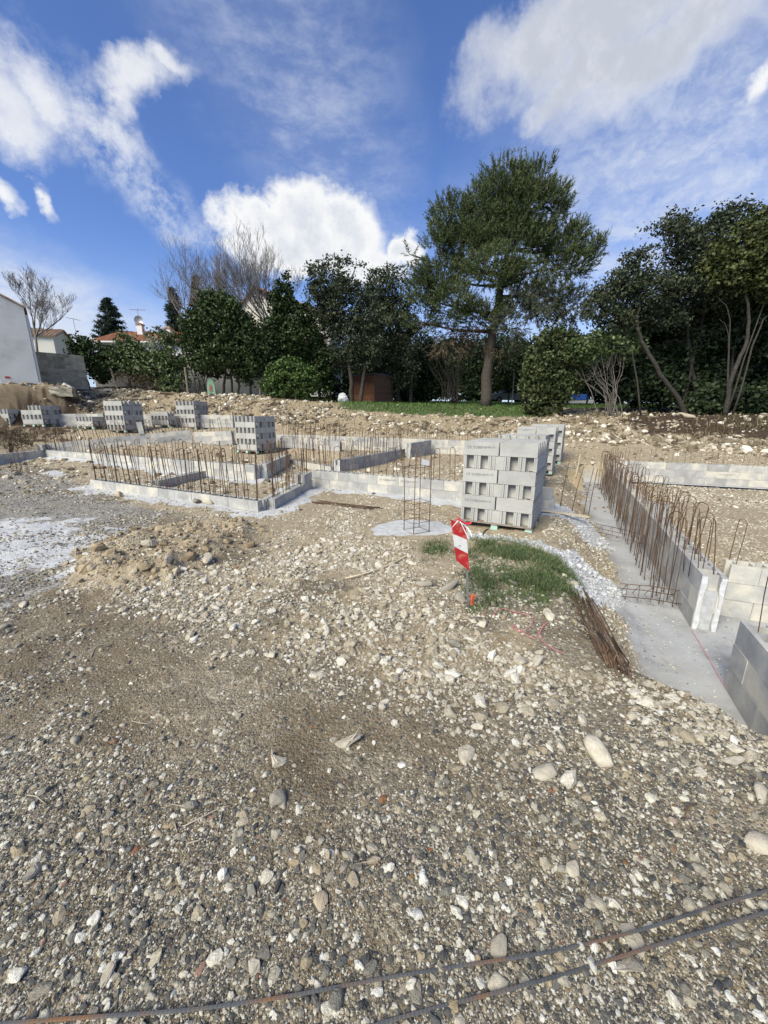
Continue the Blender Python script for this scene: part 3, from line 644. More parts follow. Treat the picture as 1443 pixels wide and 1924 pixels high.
O_FULL = named(block_mesh(pocket=(.005, .005), hollow=False), M_OLD); O_HALF = named(block_mesh(.244, pocket=(.005, .005), hollow=False), M_OLD)
def text_mesh(txt, size):
    cu = bpy.data.curves.new('lettering', 'FONT'); cu.body = txt; cu.size = size; cu.extrude = .0; cu.space_character = 1.08
    o = bpy.data.objects.new('lettering', cu); COL.objects.link(o); dg = bpy.context.evaluated_depsgraph_get(); dg.update()
    me = bpy.data.meshes.new_from_object(o.evaluated_get(dg)); bpy.data.objects.remove(o); bpy.data.curves.remove(cu); return me
T_BIG = text_mesh('CE SOBEFA', .052); T_SMALL = text_mesh('NBN 20', .034)
for t in (T_BIG, T_SMALL): t.materials.clear(); t.materials.append(M_INK)
def letter_block(blk, x0=-.20, z0=.095, side=-1, z_flip=False):
    for t, dx, dz in ((T_BIG, 0, 0), (T_SMALL, .315-.045, .012)):
        link('lettering', t, None, blk, (x0+dx, -.098-.0022, z0+dz), (R(90), 0, 0))

# ---------------------------------------------------------------- block walls
def wall(label, p0, p1, courses, name='block_wall', mats=(B_FULL, B_HALF), letters=(), gap_from=0, mortar=M_MORTAR, bond=0, z=None, skip=()):
    p0 = np.array(p0, float); p1 = np.array(p1, float); d = p1-p0; L = math.hypot(d[0], d[1]); rz = math.atan2(d[1], d[0])
    z0 = p0[2] if z is None else z; slope = (p1[2]-p0[2])/L if z is None else 0
    t = thing(name, label, 'block wall', (p0[0], p0[1], z0), rz); t.rotation_euler = (0, -math.atan(slope), rz)
    BLOCKERS.append((p0, p1))
    for c in range(courses):
        x = 0.; first = True; zc = c*BH
        while x < L-.03:
            half = first and (c+bond) % 2 == 1; w = .25 if half else .5; first = False
            w2 = min(w, L-x); me = mats[1] if (half or w2 < .26) else mats[0]
            if w2 < .06: break
            base = .25 if me is mats[1] else .5
            if (c, round(x*4)) not in skip:
                o = link('block', me, None, t, (x+w2/2, random.gauss(0, .0022), zc), (0, 0, random.gauss(0, .003)+(math.pi if random.random() < .5 else 0)), (w2/base, 1, 1))
                for lc, lx in letters:
                    if lc == c and abs(x-lx) < .26: o.rotation_euler[2] = 0; letter_block(o)
            x += w2
    mb = MB(); h = courses*BH-BH+.03 if courses > 1 else .03
    mb.box(.012, L-.012, -.088, .088, -.04, h); mb.obj('mortar', mortar, t)
    return t, L

# ---------------------------------------------------------------- reinforcing bars
def hairpin_mesh(h, w, lean, r=.0048):
    pts = [(-w/2, 0, 0)]
    for a in np.linspace(0, 1, 5)[1:]: pts.append((-w/2+.006*math.sin(a*3+lean*9), .005*math.sin(a*5), (h-w/2)*a))
    for a in np.linspace(math.pi, 0, 7)[1:-1]: pts.append((w/2*math.cos(a), 0, h-w/2+w/2*math.sin(a)))
    for a in np.linspace(1, 0, 5): pts.append((w/2+.012*lean*(1-a)*4, .006*math.sin(a*4), (h-w/2)*a))
    mb = MB().tube(pts, r, 4); me = mb.mesh('hairpin_bar', True); me.materials.append(M_RUST); return me
HR = [hairpin_mesh(1.0, w, l, .0044) for w, l in ((.11, .3), (.13, -.4), (.09, .1), (.12, .5))]
HP = [hairpin_mesh(1.0, w, l, .0072) for w, l in ((.11, .3), (.13, -.4), (.09, .1), (.12, .8), (.15, -.2))]
HS = [hairpin_mesh(.62, w, l, .0085) for w, l in ((.11, .3), (.13, -.4), (.09, .1))]
def hairpins(parent, L, n, zc, h=1.0, x0=.15, y=0., spread=.02, yaw=0., lean=.05, protos=None, dlean=0., twist=.5):
    for i in range(n):
        x = x0+(L-2*x0)*(i+random.uniform(-.3, .3))/max(n-1, 1)
        me = random.choice(protos or HP); s = h/(.62 if me in HS else 1.0)*random.uniform(.92, 1.06)
        link('hairpin_bar', me, None, parent, (x, y+random.gauss(0, spread), zc), (dlean+random.gauss(0, lean), random.gauss(0, lean), yaw+random.gauss(0, twist)), (1, 1, s))

# the left foundation
Z0 = -.05
tA, LA = wall('single course of grey blocks with tall hooked bars at the front left of the foundations', W_A[0], W_A[1], 1)
hairpins(tA, LA, 32, .03, 1.0)
tB, LB = wall('short return of single blocks joining the front course to the higher wall', W_B[0], W_B[1]-np.array([.05, .25, 0]), 1)
hairpins(tB, LB, 10, .03, .95)
link('block', B_FULL, None, tB, (LB-.30, 0, BH), (0, 0, 0)); 
tC, LC = wall('two course block wall behind the upright bar cage, running under the big block pack', W_C[0]+np.array([.05, 0, 0]), W_C[1], 2, letters=((1, 2.0),))
hairpins(tC, LC, 18, BH+.03, .78, x0=.3)
tD, LD = wall('long two course block wall behind the single course front wall', W_D[0], W_D[1], 2)
hairpins(tD, LD, 30, BH+.03, .72, protos=HS)
tH, LH = wall('two course block wall leaving the picture at the left edge', W_H[0], W_H[1], 2)
link('block', B_FULL, None, tH, (LH-.05, 0, 2*BH), (0, 0, .3))
tE, LE = wall('short block wall going back from the long wall to the middle cross wall', W_E[0], W_E[1], 2, bond=1)
hairpins(tE, LE, 11, BH+.03, .7, protos=HS)
tF, LF = wall('low cross wall of blocks in the middle, before the pack with hollow ends', W_F[0], W_F[1], 1)
hairpins(tF, LF, 15, .03, .95)
aG = at(255, 900, W_A[0][1]); W_G = [at_z(268, 922, -.05), at_z(399, 895, -.05)]
tG, LG = wall('single course partition between the front wall and the long wall', W_G[0]+np.array([.15, .25, 0]), W_G[1]-np.array([.15, .2, 0]), 1)
tK, LK = wall('two course wall with a white mortared end running back from the middle', W_K[0], W_K[1], 2)
hairpins(tK, LK, 28, BH+.03, .72)
mb = MB(); mb.box(-.012, 0, -.1, -.06, 0, 2*BH-.01); mb.box(-.012, 0, .055, .1, 0, 2*BH-.01); mb.obj('mortar_smear', M_WHITEMORTAR, tK)
W_K2 = [at_z(768, 862, 0), at_z(806, 853, .02)]
tK2, _ = wall('short stub wall with a white end beside the far long wall', W_K2[0], W_K2[1], 3)
tL, LL = wall('far three course block wall below the rubble bank', W_L[0], W_L[1]+(W_L[1]-W_L[0])*.18, 3)
hairpins(tL, LL, 46, 2*BH+.03, .55, protos=HS)
tI, LI = wall('shaded three course wall beside the tall left block packs', W_I[0], W_I[1], 3)
hairpins(tI, LI, 40, 2*BH+.03, .75)
ib = link('block', B_FULL, None, tI, (LI*.62, -.02, 3*BH+.25), (0, R(90), 0))
tJ, LJ = wall('three course wall between the shaded wall and the middle block pack', W_J[0], W_J[1], 3)
hairpins(tJ, LJ, 6, 2*BH+.03, .7, protos=HS)
tJ2, LJ2 = wall('cross wall of pale blocks right of the middle block pack', W_J2[0], W_J2[1], 2)
hairpins(tJ2, LJ2, 18, BH+.03, .75)
tN, LN = wall('rear block wall behind the low stacks at the far left', W_N[0], W_N[1], 3)
hairpins(tN, LN, 24, 2*BH+.03, .55, protos=HS)
tM, LM = wall('rear block wall between the two left packs and the rubble', W_M[0], W_M[1], 3)
hairpins(tM, LM, 16, 2*BH+.03, .6, protos=HS)

# the right foundation in its trench
q1 = at_z(1298, 1180, -.5); q2 = at_z(1323, 1077, .085)
wd = np.array([math.sin(R(24.2)), math.cos(R(24.2)), 0]); wn = np.array([wd[1], -wd[0], 0])
R0 = np.array([q1[0], q1[1], -.5])+wn*.1; R1 = R0+wd*9.2
t1, L1 = wall('long three course block wall lined with rusty hooked bars along the trench', R0, R1, 3)
for s_ in (-1, 1):
    zz = np.linspace(.0, 3*BH-.015, 26); wv = .034+.020*(fbm(zz*9+s_*4, zz*0, 3, 5)-.3)+.010*np.sin(zz*16); mb = MB(); th = .004+.010*fbm(zz*14, zz*0+s_, 2, 9)
    V = [q for z, w, t_ in zip(zz, wv, th) for q in ((0, s_*.099, z), (-t_, s_*.097, z), (-t_, s_*(.099-w), z), (0, s_*(.099-w), z))]
    mb.add(V, [(4*i+j, 4*i+(j+1) % 4, 4*i+4+(j+1) % 4, 4*i+4+j) for i in range(25) for j in range(4)]).obj('mortar_smear', M_WHITEMORTAR, t1)
ub = link('block', B_HALF, None, t1, (2.55, 0, 3*BH), (0, 0, R(90)))
hairpins(t1, L1, 28, 2*BH+.04, .70, x0=.18, y=.0, spread=.045, yaw=R(60), lean=.09, protos=HR)
hairpins(t1, 2.4, 7, 2*BH+.04, .72, x0=.3, y=.02, spread=.04, yaw=R(40), lean=.08, protos=HR)
hairpins(t1, 9.0, 58, -.0, 1.10, x0=.45, y=.235, spread=.015, yaw=R(85), lean=.014, dlean=.17, twist=.12, protos=HR)
R2 = at_z(1352, 1156, -.5); R3 = R2+wn*4.6
t2, L2 = wall('three course block wall closing the near side of the right enclosure', R2+wd*.1, R3+wd*.1, 3, bond=1)
hairpins(t2, L2, 20, 2*BH+.04, .60, x0=.10, lean=.05, protos=HR, yaw=R(70))
R4 = at_z(1359, 1288, -.5); R5 = R4-wd*2.2
t3, L3 = wall('nearest block wall at the right edge, three courses with dark open cells', R4+wn*.1, R5+wn*.1, 3)
hairpins(t3, L3, 8, 2*BH+.04, .60, x0=.16, lean=.10, protos=HR)
R6 = at(1138, 906, 12.1); R7 = at(1443, 915, 10.6)
R6 = np.array([R6[0], R6[1], -.36]); R7 = R6+(np.array([R7[0], R7[1], -.36])-R6)*1.9
t4, L4 = wall('clean three course retaining wall at the back of the right enclosure', R6, R7, 3, letters=((2, .5), (1, 2.75), (2, 4.0)))
hairpins(t4, L4, 24, 2*BH+.04, .55, protos=HR)

# ---------------------------------------------------------------- packs of blocks on pallets
def pallet(label, M0, z):
    t = thing('wooden_pallet', label, 'pallet', (M0[0], M0[1], z), M0[2])
    for i in range(7): MB().box(.0, 1.02, i*.15, i*.15+.105, .108, .128).obj('top_board', M_WOOD, t)
    for y in (.0, .46, .92): MB().box(-.005, 1.03, y, y+.1, 0, .018).obj('bottom_board', M_WOOD, t)
    for x in (-.004, .46, .934):
        MB().box(x+.004, x+.09, .0, 1.02, .088, .107).obj('stringer_board', M_WOOD, t)
        for y in (-.004, .46, .922): MB().box(x, x+.094, y, y+.10, .0185, .0875).obj('foot', M_MINT, t)
    return t
def pack(label, plabel, corner, rz, z, layers=6, order=1, top_missing=0, letters=False, group='packs of concrete blocks on pallets', BHp=.2):
    """corner = front left corner; x runs along the front, y to the rear"""
    pt = pallet(plabel, (corner[0], corner[1], rz), z); pt['group'] = 'wooden pallets under the block packs'
    t = thing('block_pack', label, 'block pack', (corner[0], corner[1], z+.130), rz, group)
    for l in range(layers):
        zz = l*BHp; lay = (l+order) % 2
        for i in range(5):
            for j in range(2):
                jit = random.gauss(0, .0018)
                if l == layers-1 and top_missing and i >= 5-top_missing: continue
                if lay == 1:      # ends to the front
                    me = P_MID if i == 2 else P_FULL
                    o = link('block', me, None, t, (.1+i*.204, .25+j*.503+jit, zz), (0, 0, R(90)), (1, 1, BHp/BH))
                else:
                    me = P_TOP if False else P_FULL
                    o = link('block', me, None, t, (.25+j*.512+jit*.5, .1+i*.204, zz), (0, 0, 0), (1, 1, BHp/BH))
                    if letters and i == 0 and j == 0: letter_block(o)
    c, s = math.cos(rz), math.sin(rz); w = np.array([corner[0], corner[1], 0])
    for a, b in (((0, 0), (1, 0)), ((1, 0), (1, 1)), ((0, 1), (1, 1)), ((0, 0), (0, 1)), ((0, .5), (1, .5))):
        BLOCKERS.append((w+np.array([a[0]*c-a[1]*s, a[0]*s+a[1]*c, 0]), w+np.array([b[0]*c-b[1]*s, b[0]*s+b[1]*c, 0])))
    return t
g = zt(1.6, 5.9)
c1 = at_z(865, 975, .075); c1b = at_z(998, 987, .075); rz1 = R(-28.5)
P1 = pack('largest pack of grey blocks, nearest the camera behind the striped marker', 'pallet with mint green feet under the nearest block pack', c1, rz1, -.055, 6, 1, letters=True, BHp=.194)
def rear_pack(px, py, Y, label, plabel, order, letters=False, layers=6, bhp=.195):
    q = at(px, py, Y); z = q[2]; rz = R(-28)
    corner = q[:2]-np.array([math.cos(rz), math.sin(rz)])*1.03
    return pack(label, plabel, corner, rz, z, layers, order, letters=letters, BHp=bhp)
rear_pack(1016, 927, 8.5, 'second block pack in the row, its top layer showing block ends', 'pallet under the second block pack of the right row', 0, bhp=.19)
rear_pack(1037, 892, 10.7, 'third block pack in the row, lettered block on top left', 'pallet under the third block pack of the right row', 1, True)
rear_pack(1053, 873, 12.8, 'farthest block pack of the row beside the bar lined trench', 'pallet under the farthest block pack of the right row', 1)
def corner_pack(px, py, Y, deg, label, plabel, layers=6, order=1, miss=0):
    """near corner toward the viewer at the given base pixel"""
    q = at(px, py, Y); rz = R(deg)
    return pack(label, plabel, q[:2], rz, q[2], layers, order, miss)
# x axis of the pack runs to the right and back; y axis to the left and back
corner_pack(483, 853, 14.0, 62, 'block pack standing alone in the middle, rubble bank behind it', 'pallet under the middle block pack')
corner_pack(237, 813, 17.0, 75, 'tall block pack at the left, the leftmost full one', 'pallet under the leftmost full block pack', order=0)
corner_pack(369, 807, 19.0, 77, 'tall block pack second from the left, under the green hedge', 'pallet under the second full block pack from the left', order=1)
corner_pack(83, 802, 17.6, 84, 'half used block pack at the far left with a stepped top', 'pallet under the half used block pack', 4, 1, 2)
corner_pack(176, 806, 17.4, 72, 'low dark remainder of a block pack just left of a tall pack', 'pallet under the low dark block remainder', 2, 1)
corner_pack(318, 803, 18.6, 74, 'low block pack remainder between the two tall left packs', 'pallet under the low remainder between the tall packs', 3, 1, 3)
corner_pack(20, 800, 17.8, 84, 'block pack remainder cut by the left picture edge', 'pallet under the block remainder at the left edge', 3, 0, 1)

# ---------------------------------------------------------------- trench footing, cages, bars
def bar_r(label, pts, r, name, cat, mat=None, group=None, ribs=False):
    P = np.array(pts, float)
    if ribs:
        L = np.r_[0, np.cumsum(np.linalg.norm(np.diff(P, axis=0), axis=1))]; n = int(L[-1]/.006)
        s = np.linspace(0, L[-1], n); P = np.stack([np.interp(s, L, P[:, i]) for i in range(3)], -1)
        ker = np.hanning(61); ker /= ker.sum()
        for i in range(3): P[:, i] = np.convolve(np.pad(P[:, i], 30, 'reflect', reflect_type='odd'), ker, 'valid')
        rr = r*np.where(np.arange(n) % 2 == 0, 1.0, .84)
    else: rr = r
    o = MB().tube(P, rr, 6 if ribs else 5).obj(name, mat or M_RUST, None, not ribs); return tag(o, label, cat, group)

def column_cage():
    b = at_z(782, 1004, -.07); t = thing('rebar_cage', 'upright rusty bar cage standing in a round pad of fresh concrete', 'rebar cage', b, R(28))
    for i, (x, y) in enumerate(((-.13, -.13), (.13, -.13), (.13, .13), (-.13, .13))):
        MB().tube([(x, y, -.08), (x+.006, y, .4), (x+random.gauss(0, .015), y+random.gauss(0, .01), 1.16+random.uniform(-.02, .03))], .0062, 5).obj('bar', M_RUST, t, True)
    for z in (.06, .2, .33, .47, .98):
        a = .138; zz = z+random.gauss(0, .01)
        MB().tube([(-a, -a, zz), (a, -a, zz+.008), (a, a, zz), (-a, a, zz-.008), (-a, -a+.01, zz)], .0038, 4).obj('stirrup', M_RUST, t)
    MB().add([(-.02, .02, 1.02), (.10, .02, 1.0), (.11, .03, 1.07), (-.01, .03, 1.10)], [(0, 1, 2, 3)]).obj('paper_tag', MAT_WHITE, t, loc=(0, -.15, 0))
def left_cage():
    b = at_z(39, 889, -.06); t = thing('rebar_cage', 'bar cage rising from the gravel before the wall at the left edge', 'rebar cage', b, R(35))
    for (x, y) in ((-.16, -.1), (-.05, -.1), (.06, -.1), (.16, -.1), (.16, .1), (.0, .1), (-.16, .1)):
        MB().tube([(x, y, -.05), (x, y, .4), (x+random.gauss(0, .01), y, .78)], .007, 5).obj('bar', M_RUST, t, True)
    for z in (.08, .3):
        MB().tube([(-.17, -.11, z), (.17, -.11, z), (.17, .11, z), (-.17, .11, z), (-.17, -.1, z)], .004, 4).obj('stirrup', M_RUST, t)
def lying_ladder(p, q, w, label):
    p = np.array(p); q = np.array(q); d = (q-p)/np.linalg.norm(q-p); n = np.cross([0, 0, 1], d); L = np.linalg.norm(q-p)
    t = thing('bar_ladder', label, 'rebar ladder', p, math.atan2(d[1], d[0]), 'bar ladders lying across the trench')
    for y, z in ((0, .03), (w, .035), (w*.5, .14)): MB().tube([(0, y, z), (L*.5, y+.01, z+.01), (L, y, z)], .005, 5).obj('bar', M_RUST, t, True)
    for i in range(5):
        x = L*(.08+.21*i); MB().tube([(x, 0, .0), (x+.03, w*.5, .145), (x, w, .0), (x, 0, .005)], .0035, 4).obj('stirrup', M_RUST, t)
def timber(px0, py0, px1, py1, z0, z1, label):
    a = at_z(px0, py0, z0); b = at_z(px1, py1, z1); d = b-a; L = np.linalg.norm(d)
    o = MB().box(0, L, -.035, .035, -.012, .012).obj('timber_lath', M_LATH, None, loc=a)
    o.rotation_euler = (0, -math.asin(d[2]/L), math.atan2(d[1], d[0])); return tag(o, label, 'lath')
def flat_mat(name, c, rough=.6, **kw):
    return mat_noise(name, tuple(x*.82 for x in c), c, 14, rough, **kw)
MAT_WHITE = flat_mat('white_paint', (.74, .74, .72)); M_RED = mat_noise('red_film', (.30, .014, .018), (.38, .022, .024), 16, .55, c3=(.42, .16, .10))
M_ORANGE = flat_mat('orange_plastic', (.85, .16, .07)); M_TAPE = flat_mat('white_tape', (.82, .80, .79), .4); M_TAPERED = flat_mat('red_tape', (.75, .04, .07), .4)
M_BOARDW = mat_noise('white_film', (.46, .455, .44), (.60, .595, .58), 12, .5, c3=(.50, .42, .33)); M_POST = mat_noise('steel_post', (.16, .16, .16), (.28, .28, .28), 10, .5, metal=.5)
M_PINK = flat_mat('pink_cord', (.72, .22, .24)); M_BLACK = flat_mat('black_rubber', (.03, .03, .03))

def marker():
    b = at_z(879, 1137, 0); b[2] = zt(b[0], b[1]); t = thing('marker_sign', 'red and white striped marker board on a thin steel post', 'marker sign', b, R(-6))
    Y = b[1]
    def L(px, py, off=0.):       # a point in the board's upright plane
        p = at(px, py, Y-.015); return np.array([p[0]-b[0], off, p[2]-b[2]])
    post = MB().box(-.0095, .0095, -.006, .006, -.08, .40).obj('post', M_POST, t); post.rotation_euler = (0, R(-4.2), 0)
    lt, rt, lb, rb = L(847.5, 977), L(876, 989), L(858, 1054), L(882.5, 1073)
    def mixp(a, c, f): return a*(1-f)+c*f
    fr = [(0, 0), (.345, .30), (.66, .61), (1, 1)]
    for i in range(3):
        q = [mixp(lt, lb, fr[i][0]), mixp(rt, rb, fr[i][1]), mixp(rt, rb, fr[i+1][1]), mixp(lt, lb, fr[i+1][0])]
        
        n = len(q); V = [tuple(p+np.array([0, -.012, 0])) for p in q]+[tuple(p+np.array([0, -.002, 0])) for p in q]
        F = [tuple(range(n)), tuple(range(2*n-1, n-1, -1))]+[(j, n+j, n+(j+1) % n, (j+1) % n) for j in range(n)]
        MB().add(V, F).obj('stripe_panel', M_RED if i != 1 else M_BOARDW, t)
    c = (lt+rb)/2; mb = MB(); mb.tube([c+np.array([-.003, -.018, -.0]), c+np.array([-.003, -.0125, -.0])], .004, 8); mb.obj('bolt', M_BLACK, t)
    # barrier tape knotted over the top
    tt = thing('barrier_tape', 'red and white barrier tape knotted over the marker top', 'tape', b+np.array([0, 0, 0]), 0)
    k = np.array([at(861, 975, Y)[0]-b[0], -.022, at(861, 975, Y)[2]-b[2]])
    def ribbon(pts, w, mat, nm):
        P = [np.array([at(x, y, Y-.03-o)[0]-b[0], -.03-o, at(x, y, Y-.03-o)[2]-b[2]]) for x, y, o in pts]; V = []; 
        for i, p in enumerate(P):
            a = i*.55; V += [p+np.array([.2*w*math.sin(a), w*.5*math.cos(a)*.6, w*.5]), p-np.array([.2*w*math.sin(a), w*.5*math.cos(a)*.6, w*.5])]
        MB().add(V, [(2*i, 2*i+1, 2*i+3, 2*i+2) for i in range(len(P)-1)]).obj(nm, mat, tt, True)
    ribbon([(861, 978, .0), (857, 982, .012), (852, 988, .014), (848, 993, .012), (846, 997, .01)], .009, M_TAPE, 'tape_end')
    ribbon([(863, 977, 0), (867, 984, .014), (871, 993, .018), (875, 1001, .014), (879, 1009, .01), (881, 1014, .01)], .010, M_TAPE, 'tape_end')
    ribbon([(865, 979, 0), (874, 983, -.02), (880, 984, -.04), (886, 982, -.03)], .017, M_TAPERED, 'tape_end')
    ribbon([(872, 986, -.02), (880, 994, -.03), (884, 1002, -.02), (887, 1008, -.02)], .018, M_TAPE, 'tape_end')
    mb = MB(); th = np.linspace(0, 2*math.pi, 9)
    mb.tube([k+np.array([.009*math.cos(a), .008*math.sin(2*a), .012*math.sin(a)]) for a in th], .007, 6); mb.obj('knot', M_TAPERED, tt, True)
    p = at_z(886, 1135, 0); z = zt(p[0], p[1]); o = MB(); 
    o.box(-.013, .013, -.012, .012, -.02, .0); V = [(-.010, -.008, 0), (.010, -.008, 0), (.010, .008, 0), (-.010, .008, 0), (-.016, -.012, .085), (.016, -.012, .085), (.016, .012, .085), (-.016, .012, .085)]
    o.add(V, [(0, 1, 5, 4), (1, 2, 6, 5), (2, 3, 7, 6), (3, 0, 4, 7), (4, 5, 6, 7)])
    tag(o.obj('orange_peg', M_ORANGE, None, loc=(p[0], p[1], z+.004), rot=(.05, .08, .4)), 'short orange plastic peg beside the foot of the marker post', 'peg')
BL0 = at_z(1178, 1143, -.47)
def near_things():
    column_cage(); left_cage(); marker()
    lying_ladder(at_z(1166, 1125, -.44), at_z(1278, 1147, -.485), .22, 'bar ladder lying on the footing before the end of the trench wall')
    lying_ladder(at_z(1112, 1000, -.42), at_z(1205, 1032, -.485), .22, 'bar ladder lying across the trench further back, by the grey spill')
    # bundle of bars sliding down the trench side
    t = thing('bar_bundle', 'bundle of old rusty bars leaning down the trench side below the grass', 'rebar bundle', at_z(1150, 1200, -.3))
    o = np.array(t.location)
    for i in range(15):
        f = i/14; a = on(1078+34*f+random.gauss(0, 5), 1112+26*f+random.gauss(0, 8)); b = on(1128+58*f+random.gauss(0, 5), 1252+22*f+random.gauss(0, 8))
        a[2] += .015+.025*random.random(); b[2] += .015+.03*random.random(); m = (a+b)/2+np.array([random.gauss(0, .03), 0, random.gauss(-.03, .02)])
        mt = max(zt(m[0], m[1])+.03, m[2]); m[2] = mt
        s = np.linspace(0, 1, 8)[:, None]; P = (1-s)**2*a+2*s*(1-s)*m+s*s*b
        if i % 4 == 1: P = np.vstack([P, b+np.array([.03, .05, .01]), b+np.array([.07, .09, .02]), P[5]+np.array([.05, .03, .03])])
        MB().tube(P-o, .0055, 5).obj('bar', M_RUST, t, True)
    t = thing('bar_bundle', 'thin bundle of rusty bars lying flat on the earth before the two course wall', 'rebar bundle', at_z(650, 950, -.04)); o = np.array(t.location)
    for i in range(7):
        a = on(585+random.uniform(-8, 20), 945+random.uniform(-3, 3)); b = on(712+random.uniform(-14, 8), 957+random.uniform(-4, 4)); m = (a+b)/2; m[2] = zt(m[0], m[1])
        for q in (a, m, b): q[2] += .02
        MB().tube(np.array([a, m, b])-o, .007, 4).obj('bar', M_RUST, t, True)
    # two long bars across the foreground
    def along(pts, r): return [at_z(x, y, zt(*at_z(x, y, 0)[:2])*0+r+.012) for x, y in pts]
    bar_r('upper of two long ribbed bars across the foreground gravel, with an orange rust patch', along([(-60, 1928), (150, 1912), (350, 1899), (520, 1876), (720, 1838), (880, 1812), (1040, 1789), (1200, 1749), (1330, 1707), (1443, 1673), (1560, 1636)], .006), .0050, 'steel_bar', 'steel bar', M_STEEL, 'long bars in the foreground', True)
    bar_r('lower of two long ribbed bars across the foreground gravel, grey and brown', along([(600, 1962), (720, 1920), (840, 1888), (960, 1858), (1080, 1825), (1200, 1786), (1320, 1750), (1443, 1713), (1560, 1675)], .006), .0052, 'steel_bar', 'steel bar', M_STEEL, 'long bars in the foreground', True)
    timber(1008, 957, 1106, 971, .02, -.08, 'pale new timber lath bridging the slope beside the nearest pack')
    for x, y0, y1, lb in ((1083, 893, 858, 'pale wooden stake beside the upper end of the trench'),):
        a = on(x, y0); h = (y0-y1)/ppm(a[1], a[2]); tag(MB().box(-.02, .02, -.012, .012, -.1, h).obj('wooden_stake', M_LATH, None, loc=a, rot=(.05, .06, .3)), lb, 'stake')
    for i, (x, y0, y1, dx) in enumerate(((1052, 952, 862, 8), (1074, 960, 877, 12), (1096, 966, 880, 8), (1104, 975, 882, 6))):
        a = on(x, y0); h = (y0-y1)/ppm(a[1], a[2]); dxm = dx/ppm(a[1], a[2])
        tag(MB().tube([(0, 0, -.1), (dxm*.4, 0, h*.5), (dxm, 0, h)], .007, 5).obj('marker_bar', M_RUST, None, True, loc=a), ['bar stuck in the slope nearest the row of packs', 'second thin bar on the slope between packs and trench', 'left one of two close bars at the trench edge', 'right one of two close bars at the trench edge'][i], 'steel bar', 'single bars standing on the trench slope')
    # pink setting out cord
    pts = [(928, 1163), (931, 1152), (945, 1147), (965, 1153), (990, 1158), (1002, 1166), (1000, 1178), (985, 1190), (970, 1192), (958, 1176), (975, 1188), (990, 1200), (1010, 1206), (1014, 1190), (1022, 1176), (1030, 1172), (1016, 1186), (1012, 1204), (1035, 1222), (1060, 1235)]
    P = np.array([on(x, y) for x, y in pts]); P[:, 2] += .012+.01*RNG.random(len(P))
    s = np.linspace(0, len(P)-1, 90); Q = np.stack([np.interp(s, np.arange(len(P)), P[:, i]) for i in range(3)], -1); ker = np.ones(5)/5
    for i in range(3): Q[2:-2, i] = np.convolve(Q[:, i], ker, 'valid')
    tag(MB().tube(Q, .0022, 4).obj('pink_cord', M_PINK, None, True), 'tangled pink cord lying on the earth below the grass', 'cord')
    a = at_z(1298, 1181, -.487); b = at_z(1362, 1290, -.487)
    tag(MB().tube([a, (a+b)/2+np.array([.004, 0, 0]), b], .0022, 4).obj('chalk_line', M_PINK, None), 'red string line stretched on the footing between two wall ends', 'string')
    # rusty bent wire, twigs, root
    def wire(lb, pts, r, mat, nm, cat, lift=.008):
        P = np.array([on(x, y) for x, y in pts]); P[:, 2] += lift; tag(MB().tube(P, r, 5).obj(nm, mat, None, True), lb, cat)
    wire('bent rusty wire hook lying in the gravel at the right', [(1308, 1516), (1296, 1517), (1287, 1526), (1287, 1540), (1296, 1552), (1303, 1566), (1307, 1578)], .0035, M_RUST, 'bent_wire', 'wire')
    wire('long thin dry root lying across the stony ground', [(650, 1090), (690, 1082), (725, 1068), (760, 1050), (768, 1046)], .008, M_LATH, 'dry_root', 'root', .02)
    M_TWIG = mat_noise('dry_twig', (.26, .21, .15), (.44, .38, .29), 12, .9)
    tw = [('longest pale twig in the group of twigs on the lower left gravel', [(346, 1557), (372, 1544), (395, 1531), (414, 1522), (434, 1518)]), ('forked twig below the longest twig, pointing down', [(418, 1528), (414, 1546), (409, 1566), (412, 1552), (408, 1548)]),
          ('short twig left of the longest one', [(328, 1546), (331, 1560), (334, 1566)]), ('small flat twig under the other twigs', [(354, 1587), (372, 1582), (388, 1576)]),
          ('bent straw like twig at the left of the brown patch', [(172, 1238), (178, 1222), (186, 1214), (214, 1213)]), ('curved pale twig near the left edge', [(52, 1496), (70, 1500), (80, 1508), (88, 1514)]),
          ('short pale stick on the bare brown ground', [(248, 1357), (262, 1360), (280, 1364)]), ('thin curled stalk on the dark gravel, low right', [(1402, 1822), (1396, 1832), (1394, 1846), (1396, 1854)]), ('small straight twig by the reddish pebble', [(588, 1213), (606, 1208), (622, 1204)])]
    for lb, p in tw: wire(lb, p, .0028, M_TWIG, 'twig', 'twig', .006)
